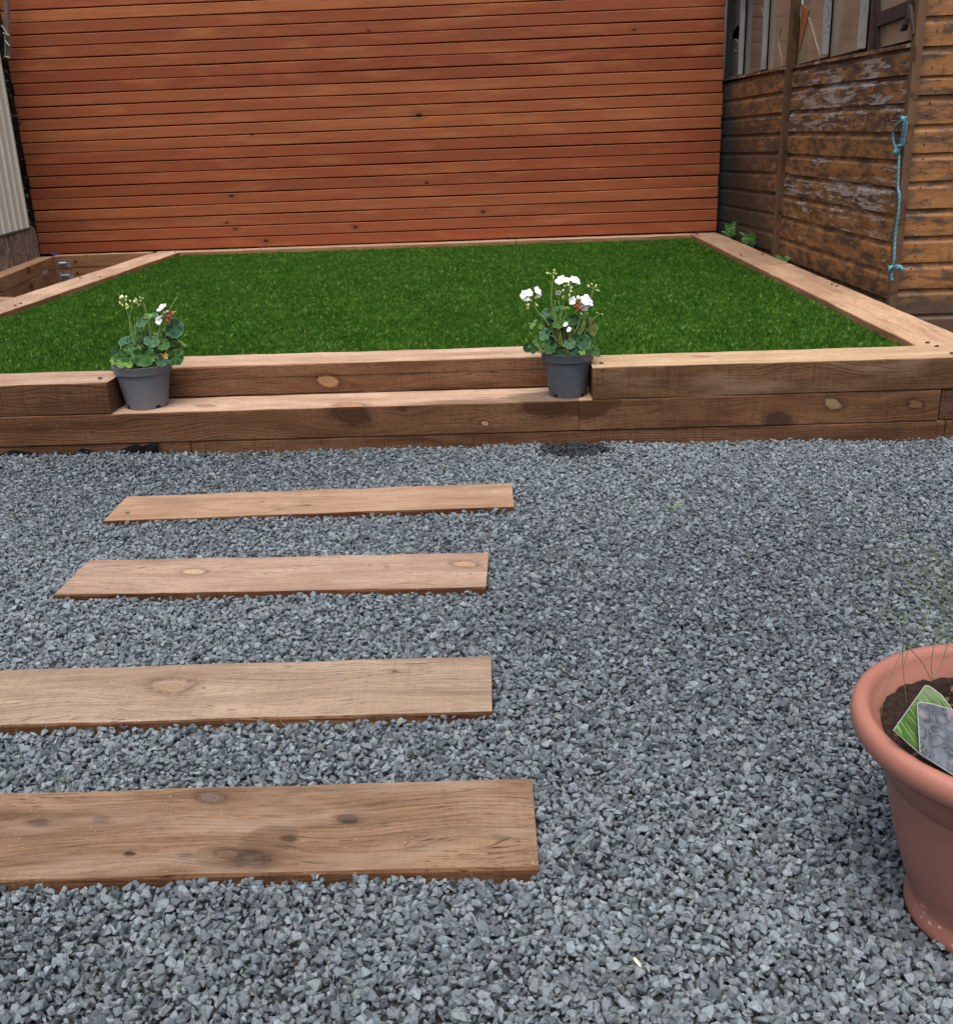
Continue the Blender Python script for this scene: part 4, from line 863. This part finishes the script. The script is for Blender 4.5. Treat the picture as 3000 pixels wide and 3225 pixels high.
def umbel(par, at, c_, R, n, seed, droop=.4, tone='bud', upm=0):
    rl = random.Random(seed); sb = MB(); bb = MB()
    for i in range(n):
        a = rl.uniform(0, 6.28); el = rl.uniform(-droop, 1.3); d = Vector((math.cos(a)*math.cos(el), math.sin(a)*math.cos(el), math.sin(el))); tip = c_+d*R*rl.uniform(.7, 1.05)
        sb.tube([c_, c_.lerp(tip, .5)+Vector((0, 0, .002)), tip], .0007, 4); bud(bb, tip, tip+(d+Vector((0, 0, -.5))).normalized()*R*.55, R*.14)
    h = sb.build('flower_stalk', stem_m, par); bb.build('bud', bud_m, h, smooth=True); return h
def pot(root, R, H, mat, seed):
    n = 64; Rb = R*.70; mb = MB()
    prof = [(Rb*.98, .004), (Rb, .0), (Rb+.0015, .012), (R*.90, H-.026), (R*.905, H-.0262), (R*.965, H-.0255), (R*.975, H-.023), (R*.985, H-.004), (R*1.0, H-.002), (R*1.0, H), (R*.97, H+.0003), (R*.955, H-.003), (R*.86, H-.03), (R*.74, H-.07)]
    vs = []; k = len(prof)
    for j, (r_, z_) in enumerate(prof):
        for i in range(n):
            a = 2*math.pi*i/n; zz = z_
            if j in (0, 1) and any(abs(((a-c0+math.pi) % (2*math.pi))-math.pi) < .12 for c0 in (-2.35, -.75, .8, 2.4)): zz = z_+.0085
            vs.append((r_*math.cos(a), r_*math.sin(a), zz))
    mb.add(vs, [(j*n+i, j*n+(i+1) % n, (j+1)*n+(i+1) % n, (j+1)*n+i) for j in range(k-1) for i in range(n)])
    # dark slots showing through the foot notches
    p_ = mb.build('pot', mat, root, smooth=True); md = p_.modifiers.new('edge', 'EDGE_SPLIT'); md.split_angle = math.radians(38)
    sl = MB()
    for c0 in (-2.35, -.75): 
        pr = []
        for a in (c0-.115, c0+.115): pr += [(math.cos(a)*(Rb+.0012), math.sin(a)*(Rb+.0012), .0003), (math.cos(a)*(Rb+.0025), math.sin(a)*(Rb+.0025), .0095)]
        sl = MB(); sl.add(pr, [(0, 2, 3, 1)]); sl.build('drain_slot', dark_m, p_)
    rl = random.Random(seed); sb = MB(); g_ = 16; vs = [(0, 0, H-.016)]
    for i in range(1, 6):
        for j in range(28): a = 2*math.pi*j/28; vs.append((R*.935*i/5*math.cos(a), R*.935*i/5*math.sin(a), H-.018+rl.uniform(-.004, .005)))
    sb.add(vs, [(0, 1+j, 1+(j+1) % 28) for j in range(28)]+[(1+i*28+j, 1+(i+1)*28+j, 1+(i+1)*28+(j+1) % 28, 1+i*28+(j+1) % 28) for i in range(4) for j in range(28)]); sb.build('potting_soil', compost_m, root)
    return p_
t = NT('dark_compost'); o_ = t.wpos(); c = t.mix(t.ramp(t.noise(o_, 120, 5, .7), [(.35, 0), (.7, 1)]), (.010, .006, .004), (.045, .026, .017)); c = t.mix(t.smooth(t.noise(o_, 260, 2), .70, .74), c, (.22, .11, .06))
compost_m = t.done(c, .95, t.bump(t.noise(o_, 200, 5, .7), .9, .006))

def plant(root, cx, cy, zc, leaves, sx, seed):
    """leaves: (px, py, radius_mm, key, depth_mm, facing) in photo pixels; facing 0 = upwards .. 1 = towards the viewer"""
    rl = random.Random(seed)
    for (px, py, rm, key, dep, fc) in leaves:
        q = atY(px, py, cy+dep/1000.0); loc = Vector((q.x-root.location.x, q.y-root.location.y, q.z-root.location.z)); R = rm/1000
        side = (q.x-cx)/.12; nrm = Vector((side*.5+rl.uniform(-.25, .25), -fc*1.0+rl.uniform(-.15, .15)+(dep/1000)*3, 1-fc*.75)).normalized()
        base = Vector((rl.uniform(-.02, .02)+(q.x-cx)*.25, rl.uniform(-.02, .02), zc-root.location.z)); outv = (loc-base); outv.z = 0
        # local +X (the tip) points away from the petiole
        xax = (outv-nrm*outv.dot(nrm)); xax = xax.normalized() if xax.length > 1e-4 else nrm.orthogonal().normalized()
        xax = (xax+Vector((0, 0, -.7*fc))).normalized(); xax = (xax-nrm*xax.dot(nrm)).normalized(); yax = nrm.cross(xax)
        M_ = Matrix((xax, yax, nrm)).transposed().to_4x4(); M_.translation = loc; S_ = Matrix.Diagonal((R*1.12, R*1.22, R*1.15, 1))
        lf = mesh_obj('leaf', rl.choice(LEAVES[key]), None, root); lf.matrix_basis = M_ @ S_
        mb = MB(); mid = base.lerp(loc, .55)+Vector((0, 0, .012+.1*outv.length)); mb.tube(catmull([base, mid, loc], 4), [.0016]*9, 5); mb.build('leaf_stalk', stem_m, root)
def stem_px(root, pts, y, r_=.0023, name='stem'):
    mb = MB(); mb.tube(catmull([atY(a, b, y+(c0 if len(q) > 2 else 0))-Vector(root.location) for q in pts for a, b, *cc_ in [q] for c0 in [cc_[0] if cc_ else 0]], 5), r_, 6); return mb.build(name, stem_m, root, smooth=True)

# left pot
LP = Vector((-1.176, .108, Z2-.0015)); rl_ = empty('potted_geranium', LP, label='mid grey pot holding a bushy geranium with green buds and one pale pink flower', cat='potted plant', group='potted geraniums on the sleeper step')
LP_R, LP_H = .0935, .138; pot(rl_, LP_R, LP_H, pot_grey, 1)
zl_ = lambda x, y: (300+x/4.5175, 880+y/4.5175)
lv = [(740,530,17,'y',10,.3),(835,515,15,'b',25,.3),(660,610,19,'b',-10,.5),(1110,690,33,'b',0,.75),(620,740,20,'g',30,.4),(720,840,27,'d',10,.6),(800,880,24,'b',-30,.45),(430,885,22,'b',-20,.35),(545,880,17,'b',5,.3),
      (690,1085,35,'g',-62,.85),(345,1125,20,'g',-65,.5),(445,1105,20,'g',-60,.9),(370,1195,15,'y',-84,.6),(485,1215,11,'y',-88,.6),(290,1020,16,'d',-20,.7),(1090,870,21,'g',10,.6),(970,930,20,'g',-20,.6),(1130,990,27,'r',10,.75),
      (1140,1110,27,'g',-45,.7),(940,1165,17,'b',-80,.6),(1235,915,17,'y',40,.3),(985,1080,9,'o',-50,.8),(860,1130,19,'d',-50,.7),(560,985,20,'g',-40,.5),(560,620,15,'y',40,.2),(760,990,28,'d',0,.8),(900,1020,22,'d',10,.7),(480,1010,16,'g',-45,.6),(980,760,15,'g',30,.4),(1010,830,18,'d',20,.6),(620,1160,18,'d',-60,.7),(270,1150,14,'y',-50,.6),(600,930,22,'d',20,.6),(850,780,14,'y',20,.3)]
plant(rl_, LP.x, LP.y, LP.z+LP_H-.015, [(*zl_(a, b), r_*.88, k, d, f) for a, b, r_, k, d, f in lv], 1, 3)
for pts in ([(430,370),(470,500),(515,650),(540,830),(600,990)], [(512,440),(495,540),(498,680),(520,800),(580,1000)], [(690,340),(715,400),(735,500),(770,640),(800,1000)], [(1170,250),(1060,430),(960,600),(900,780),(850,1000)], [(945,470),(930,640),(900,760),(850,1010)], [(1050,560),(960,650),(880,850),(850,1000)]):
    stem_px(rl_, [zl_(*p_) for p_ in pts], LP.y-.015)
def H_(f, x, y, dy, root): return atY(*f(x, y), root.location.y+dy)-Vector(root.location)
for (a, b, R, n_, sd_) in ((405,320,.016,12,1),(535,395,.019,14,2),(640,320,.013,9,3),(410,960,.010,6,5)): umbel(rl_, None, H_(zl_, a, b, -.015, rl_), R, n_, sd_)
mb = MB(); bud(mb, H_(zl_, 388, 275, -.015, rl_), H_(zl_, 378, 222, -.015, rl_), .0045); bud(mb, H_(zl_, 1025, 470, -.02, rl_), H_(zl_, 1025, 440, -.02, rl_), .004); bud(mb, H_(zl_, 990, 490, -.02, rl_), H_(zl_, 975, 450, -.02, rl_), .005); bud(mb, H_(zl_, 950, 540, -.02, rl_), H_(zl_, 950, 500, -.02, rl_), .0045); mb.build('bud', cream_b, rl_, smooth=True)
mb = MB(); petal_ring(mb, H_(zl_, 962, 418, -.02, rl_), (-.45, -.35, .8), .021, 4); mb.build('flower', pink_m, rl_, smooth=True, label='pale pink open flower')
mb = MB(); petal_ring(mb, H_(zl_, 930, 590, -.02, rl_), (-.3, -.8, .2), .014, 6, open_=.8); mb.build('flower', plain('palest_pink_petal', (.68, .66, .66), .5), rl_, smooth=True)
mb = MB(); rr_ = random.Random(3)
for i in range(22):
    c_ = H_(zl_, 1050+rr_.gauss(0, 22), 550+rr_.gauss(0, 30), -.02+rr_.uniform(-.008, .008), rl_); bud(mb, c_, c_+Vector((rr_.uniform(-1, 1), rr_.uniform(-1, .5), rr_.uniform(-.6, 1))).normalized()*.009, .0026)
for i in range(6):
    c_ = H_(zl_, 1080+i*7, 485-rr_.uniform(-8, 15), -.02, rl_); bud(mb, c_, c_+Vector((.010, 0, .006)), .0024)
mb.build('withered_flower', rust_m, rl_, smooth=True)

# right pot
RP = Vector((.190, .093, Z2-.0015)); rr0 = empty('potted_geranium', RP, label='slate grey pot holding a taller geranium with open white flowers', cat='potted plant', group='potted geraniums on the sleeper step')
RP_H = .139; pot(rr0, .0845, RP_H, pot_dark, 2)
zr_ = lambda x, y: (1600+x/4.1425, 820+y/4.1425)
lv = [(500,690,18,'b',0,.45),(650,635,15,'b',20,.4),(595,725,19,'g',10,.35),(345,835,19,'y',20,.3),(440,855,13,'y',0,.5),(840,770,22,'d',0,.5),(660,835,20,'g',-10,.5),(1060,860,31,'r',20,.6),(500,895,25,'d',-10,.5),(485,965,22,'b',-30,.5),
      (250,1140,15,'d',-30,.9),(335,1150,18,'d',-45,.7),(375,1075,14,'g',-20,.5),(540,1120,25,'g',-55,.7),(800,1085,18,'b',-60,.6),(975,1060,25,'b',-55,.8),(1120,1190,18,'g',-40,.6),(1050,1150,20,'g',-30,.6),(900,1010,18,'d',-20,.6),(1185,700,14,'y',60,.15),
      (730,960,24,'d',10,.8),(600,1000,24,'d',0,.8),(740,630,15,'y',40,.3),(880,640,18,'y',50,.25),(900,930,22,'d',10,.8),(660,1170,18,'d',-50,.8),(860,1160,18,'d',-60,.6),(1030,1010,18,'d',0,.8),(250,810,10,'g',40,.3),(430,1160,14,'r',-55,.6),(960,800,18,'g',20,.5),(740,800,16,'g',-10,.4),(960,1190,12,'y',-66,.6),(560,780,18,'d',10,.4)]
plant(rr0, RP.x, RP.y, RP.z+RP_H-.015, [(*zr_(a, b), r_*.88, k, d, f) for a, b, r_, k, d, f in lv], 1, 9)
for pts in ([(585,230),(575,330),(560,450),(565,560),(600,760),(660,1150)], [(742,450),(720,560),(690,690),(670,810),(680,1150)], [(318,570),(360,640),(420,710),(500,800),(600,1000),(650,1150)], [(1095,400),(1080,500),(1040,640),(960,860),(800,1160)], [(940,620),(940,720),(905,860),(800,1040),(760,1160)], [(610,520),(605,640),(630,800),(660,1000),(690,1160)], [(1000,800),(960,930),(830,1100),(780,1170)]):
    stem_px(rr0, [zr_(*p_) for p_ in pts], RP.y-.01, .0024)
mb = MB()
for dx in (-.020, -.006, .008): mb.tube(catmull([Vector((dx, -.01, RP_H-.03)), Vector((dx*1.4, -.012, RP_H+.02)), Vector((dx*2.1, -.01, RP_H+.075))], 5), [.0042]*11, 7)
mb.build('woody_stem', plain('brown_stem', (.06, .045, .025), .8, var=.3), rr0, smooth=True)
for (a, b, R, n_, sd_, dr) in ((570,200,.014,9,11,.2),(1100,380,.016,7,12,.1),(750,395,.021,15,13,1.0),(300,545,.020,10,14,1.0),(950,680,.015,8,16,.5)): umbel(rr0, None, H_(zr_, a, b, -.01, rr0), R, n_, sd_, dr)
fl = [(205,455,-.6,.2,.020),(265,430,.0,.5,.019),(235,480,-.2,.1,.018),(375,400,.5,.5,.019),(395,440,.3,.0,.013),(680,265,-.3,.3,.021),(765,265,-.2,.8,.014),(855,260,.2,.6,.021),(895,275,.6,.4,.016),(655,415,-.1,-.5,.014),(845,530,-.4,.2,.018),(1000,525,.1,.3,.023),(1060,555,.6,.3,.018),(990,605,0,-.4,.018),(750,840,-.3,.5,.010),(790,905,-.2,.2,.011)]
for i, (a, b, nx_, nz_, R) in enumerate(fl):
    mb = MB(); petal_ring(mb, H_(zr_, a, b, -.02, rr0), (nx_*1.5, -.7, nz_*1.3+.1), R*.82, i+30, open_=.3); mb.build('flower', white_m, rr0, smooth=True)
mb = MB(); bud(mb, H_(zr_, 915, 520, -.02, rr0), H_(zr_, 905, 455, -.02, rr0), .0055); bud(mb, H_(zr_, 800, 360, -.02, rr0), H_(zr_, 845, 350, -.02, rr0), .003); mb.build('bud', cream_b, rr0, smooth=True)
mb = MB()
for i in range(20):
    c_ = H_(zr_, 915+rr_.gauss(0, 26), 590+rr_.gauss(0, 28), -.02, rr0); bud(mb, c_, c_+Vector((rr_.uniform(-1, 1), rr_.uniform(-1, .2), rr_.uniform(-1, 1))).normalized()*.011, .0026)
mb.build('withered_flower', rust_m, rr0, smooth=True)

# ------------------------------------------------------------------ terracotta-coloured bowl in the foreground
t = NT('terracotta_plastic'); o_ = t.obj(); x, y, z = t.sep(o_); nz = t.noise(o_, 9, 4, .6); n2 = t.noise(o_, 130, 4, .65); n3 = t.noise(t.comb(x, y, t.m('MULTIPLY', z, 2.)), 42, 6, .7)
c = t.mix(t.ramp(nz, [(.3, 0), (.7, 1)]), (.285, .122, .090), (.325, .142, .106)); c = t.mix(t.m('MULTIPLY', t.smooth(n2, .6, .75), .15), c, (.5, .24, .18))
lime = t.m('MULTIPLY', t.smooth(n3, .60, .64), t.smooth(t.m('ABSOLUTE', t.m('SUBTRACT', z, .028)), .022, .008)); c = t.mix(t.m('MULTIPLY', lime, .75), c, (.58, .50, .42))
low_shade = t.m('MULTIPLY', t.m('MULTIPLY', t.ramp(t.noise(o_, 16, 6, .7), [(.48, 0), (.7, 1)]), t.smooth(z, .16, .0)), .45); c = t.mix(low_shade, c, (.20, .11, .085)); mud = t.m('MULTIPLY', t.smooth(t.noise(o_, 170, 2), .70, .73), .6); c = t.mix(mud, c, (.14, .06, .04))  # body darkens downwards, sky shading put into the colour; mud specks separate
terra_m = t.done(c, .42, t.bump(n2, .06, .001), .4)
bl = empty('terracotta_bowl', (BOWL.x, BOWL.y, 0), label='large terracotta coloured bowl planter cut off by the right edge of the view', cat='planter')
mb = MB(); mb.lathe([(.0, .002), (.104, .002), (.1105, .004), (.1125, .010), (.1120, .020), (.1085, .031), (.1085, .036), (.118, .062), (.1315, .105), (.1435, .155), (.1525, .200), (.1532, .2025), (.1560, .2045), (.1605, .232), (.1640, .249), (.1690, .252), (.1800, .251), (.1905, .254), (.1962, .262), (.1980, .272), (.1965, .281), (.1920, .287), (.1850, .2885), (.1790, .286), (.1745, .279), (.1700, .268), (.1620, .262), (.156, .240), (.14, .18)], 120)
mb.build('body', terra_m, bl, smooth=True)
rs = random.Random(12); mb = MB(); vs = [(0, 0, .262)]; nr, na = 26, 110
for i in range(1, nr+1):
    for j in range(na):
        a = 2*math.pi*j/na; rr1 = .1625*i/nr; vs.append((rr1*math.cos(a), rr1*math.sin(a), .260+.006*math.sin(a*3)*i/nr+rs.gauss(0, .0026)-(.004 if i == nr else 0)))
mb.add(vs, [(0, 1+j, 1+(j+1) % na) for j in range(na)]+[(1+i*na+j, 1+(i+1)*na+j, 1+(i+1)*na+(j+1) % na, 1+i*na+(j+1) % na) for i in range(nr-1) for j in range(na)])
mb.build('compost', compost_m, bl)
mb = MB()
for i in range(70):
    a = rs.uniform(0, 6.28); r1 = .155*math.sqrt(rs.random()); c_ = Vector((r1*math.cos(a), r1*math.sin(a), .264)); R3 = Euler((rs.uniform(-.4, .4), rs.uniform(-.4, .4), rs.uniform(0, 6.28))).to_matrix().to_4x4(); l_ = rs.uniform(.004, .010)
    mb.box((-l_, -l_*.3, -.001), (l_, l_*.3, .001), M=Matrix.Translation(c_) @ R3)
mb.build('bark_chips', plain('bark', (.13, .065, .04), .9, var=.5), bl, kind='stuff')
# wispy grass
t = NT('wispy_grass_blade'); gr_m = t.done(t.mix(t.noise(t.obj(), 20, 2), (.10, .15, .05), (.20, .24, .10)), .6)
wg = empty('wispy_grass', (.655, -2.08, .258), label='fine wispy grass fanning out of the terracotta bowl', cat='grass')
rg2 = random.Random(21); tufts = MB(); k_ = 0
def blade(mb, base, hx, hy, hz, r_=.00055, seg=9):
    mb.tube([base+Vector((hx*f**1.6, hy*f**1.6, hz*(f-.22*f**3))) for f in [i/seg for i in range(seg+1)]], [r_*(1-.75*i/seg) for i in range(seg+1)], 3, cap=False)
for cl in range(34):
    mb = MB()
    for j in range(5):
        a = rg2.uniform(0, 6.28); h = rg2.uniform(.14, .40); sp_ = rg2.uniform(.02, .22)
        blade(mb, Vector((rg2.gauss(0, .016), rg2.gauss(0, .016), 0)), math.cos(a)*sp_-.02, math.sin(a)*sp_*.8, h)
    mb.build('blade', gr_m, wg)
for cl in range(26):
    mb = MB()
    for j in range(4):
        blade(mb, Vector((rg2.gauss(0, .014), rg2.gauss(0, .014), 0)), rg2.uniform(-.16, .06), rg2.uniform(-.06, .16), rg2.uniform(.10, .34), .0006, 10)
    mb.build('blade', gr_m, wg)
for cl in range(13):
    mb = MB(); tx, ty = rg2.uniform(2720, 3150), rg2.uniform(1620, 2000)
    for j in range(6):
        yy = rg2.uniform(-2.10, -1.95); tip = atY(tx+rg2.gauss(0, 45), ty+rg2.gauss(0, 45), yy)-Vector(wg.location); b0 = Vector((rg2.gauss(0, .014), rg2.gauss(0, .014), 0)); md_ = b0.lerp(tip, .5)+Vector((0, 0, .03))
        pts_ = catmull([b0, md_, tip], 7); mb.tube(pts_, [.00042*(1-.7*i/(len(pts_)-1)) for i in range(len(pts_))], 3, cap=False)
    mb.build('blade', gr_m, wg)
Q = lambda x, y, yy: atY(2500+x/1.7287, 1900+y/1.7287, yy)-Vector(wg.location)
for pts in ([(480,740),(472,640),(478,560),(500,460),(545,350),(590,240),(592,140)], [(610,540),(600,440),(590,330),(592,180),(600,60)], [(600,330),(620,260),(700,120),(735,0)], [(752,420),(745,340),(757,240),(790,120)], [(752,420),(800,330),(830,230),(845,160)], [(745,420),(700,330),(640,260),(610,220)], [(480,20),(478,60),(476,110)]):
    mb = MB(); P_ = catmull([Q(a, b, -2.06) for a, b in pts], 5); mb.tube(P_, .0006, 3, cap=False); mb.build('blade', gr_m, wg)
# plant labels
def card(name, px, plane_pt, nrm, mat, label):
    nrm = Vector(nrm).normalized(); pts = []
    for a, b in px:
        d = ray(2500+a/1.7287, 1900+b/1.7287); tt = (Vector(plane_pt)-CAM).dot(nrm)/d.dot(nrm); pts.append(CAM+d*tt)
    q = nrm.to_track_quat('Z', 'Y').to_matrix(); o = pts[0]; inv = q.transposed(); l2 = [inv @ (p_-o) for p_ in pts]
    n_ = len(l2); mb = MB(); vs = [(v.x, v.y, 0) for v in l2]+[(v.x, v.y, -.0006) for v in l2]; mb.add(vs, [tuple(range(n_)), tuple(range(2*n_-1, n_-1, -1))]+[(i, i+n_, (i+1) % n_+n_, (i+1) % n_) for i in range(n_)])
    e = mb.build(name, mat, None, label=label, cat='plant label', group='plant labels stuck in the terracotta bowl'); M_ = q.to_4x4(); M_.translation = o; e.matrix_world = M_
    rim = MB(); rim.tube([Vector(v) for v in vs[:n_]]+[Vector(vs[0])], .00045, 4); rr1 = rim.build('white_border', plain('white_card_edge', (.33, .37, .35), .5), e)
    return e
t = NT('printed_grass_picture'); o_ = t.obj(); x, y, z = t.sep(o_)
st = t.noise(t.comb(t.m('MULTIPLY', t.m('ADD', x, t.m('MULTIPLY', y, .55)), 260), t.m('MULTIPLY', y, 28), 0.), 1, 4, .6, 1.2); lo = t.noise(o_, 26, 3)
c = t.ramp(st, [(.3, (.006, .022, .006)), (.5, (.03, .085, .012)), (.72, (.15, .26, .06))]); c = t.mix(t.smooth(t.m('ADD', y, t.m('MULTIPLY', lo, .03)), -.012, .012), c, t.mix(st, (.03, .065, .025), (.16, .23, .12)))
gp_m = t.done(c, .6, None, .15)
t = NT('printed_rosette_picture'); o_ = t.obj()
dn = t.n('ShaderNodeVectorMath', {0: o_, 1: t.n('ShaderNodeVectorMath', {0: t.noise(o_, 45, 2, .5, 0, 1), 'Scale': .018}, operation='SCALE').outputs[0]}, operation='ADD').outputs[0]; wv = t.n('ShaderNodeTexVoronoi', {'Vector': dn, 'Scale': 68.0}, feature='F1'); ve = t.n('ShaderNodeTexVoronoi', {'Vector': dn, 'Scale': 68.0}, feature='DISTANCE_TO_EDGE')
c = t.mix(t.smooth(wv.outputs['Distance'], .05, .62), (.10, .125, .155), (.030, .040, .052)); c = t.mix(t.m('MULTIPLY', t.smooth(ve.outputs['Distance'], .16, .05), .45), c, (.16, .17, .21)); c = t.mix(t.m('MULTIPLY', t.smooth(ve.outputs['Distance'], .07, .0), t.smooth(t.noise(o_, 60, 2), .4, .55)), c, (.012, .018, .022))
c = t.mix(t.smooth(t.noise(o_, 40, 2), .58, .72), c, t.mix(.5, c, (.25, .15, .2)))
rp_m = t.done(c, .6, None, .15)
card('plant_label', [(712,447),(745,458),(800,500),(864,585),(864,935),(700,835),(640,780),(538,692)], (.505, -2.225, .282), (-.10, -.62, .78), gp_m, 'white edged label printed with green feathery grass, the rear one in the bowl')
card('plant_label', [(668,550),(675,541),(690,539),(760,550),(864,582),(960,640),(960,985),(864,935),(684,818)], (.508, -2.232, .284), (-.05, -.60, .80), rp_m, 'label printed with blue grey succulent rosettes, in front of the green one')

# ------------------------------------------------------------------ small things on the gravel
mb = MB(); rw = random.Random(5)
for i in range(14):
    a = rw.uniform(0, 6.28); blade(mb, atZ(2117+rw.uniform(-12, 12), 1601, .02), math.cos(a)*.025, math.sin(a)*.02, rw.uniform(.006, .02), .0009, 4)
tag(mb.build('weed', plain('fresh_weed', (.20, .36, .09), .5)), 'small bright green weed sprig lying on the open gravel right of the boards', 'weed')
def pebble(px, py, z, s_, col, label, shape=(1, .6, .4), rz=0, name='pebble', cat='pebble'):
    bm = bmesh.new(); bmesh.ops.create_icosphere(bm, subdivisions=2, radius=.5)
    rp_ = random.Random(int(px)); 
    for v in bm.verts: v.co = Vector((v.co.x*shape[0], v.co.y*shape[1], v.co.z*shape[2]))*s_*rp_.uniform(.85, 1.1)
    me = bpy.data.meshes.new(name); bm.to_mesh(me); bm.free(); q = atZ(px, py, z); mesh_obj(name, me, plain(name+'_tone', col, .7, var=.2), loc=q, rot=(.2, .1, rz), label=label, cat=cat)
pebble(1399, 1466, .026, .022, (.62, .50, .38), 'cream pebble among the grey chippings in front of the wall')
pebble(401, 1612, .040, .013, (.13, .16, .15), 'single grey chip sitting on the left end of the far stepping sleeper')
pebble(2005, 3030, .026, .020, (.62, .56, .42), 'pale sliver of wood on the near gravel', (1, .25, .2), 1.9, 'wood_sliver', 'splinter')
mb = MB()
for i in range(9):
    a = rw.uniform(0, 6.28); blade(mb, atZ(1195+rw.uniform(-14, 14), 1637, .018), math.cos(a)*.02, math.sin(a)*.015, rw.uniform(.004, .012), .0008, 4)
tag(mb.build('grass_clippings', plain('green_clipping', (.11, .20, .06), .6)), 'few green grass clippings against the front edge of the far stepping sleeper', 'grass clippings', kind='stuff')
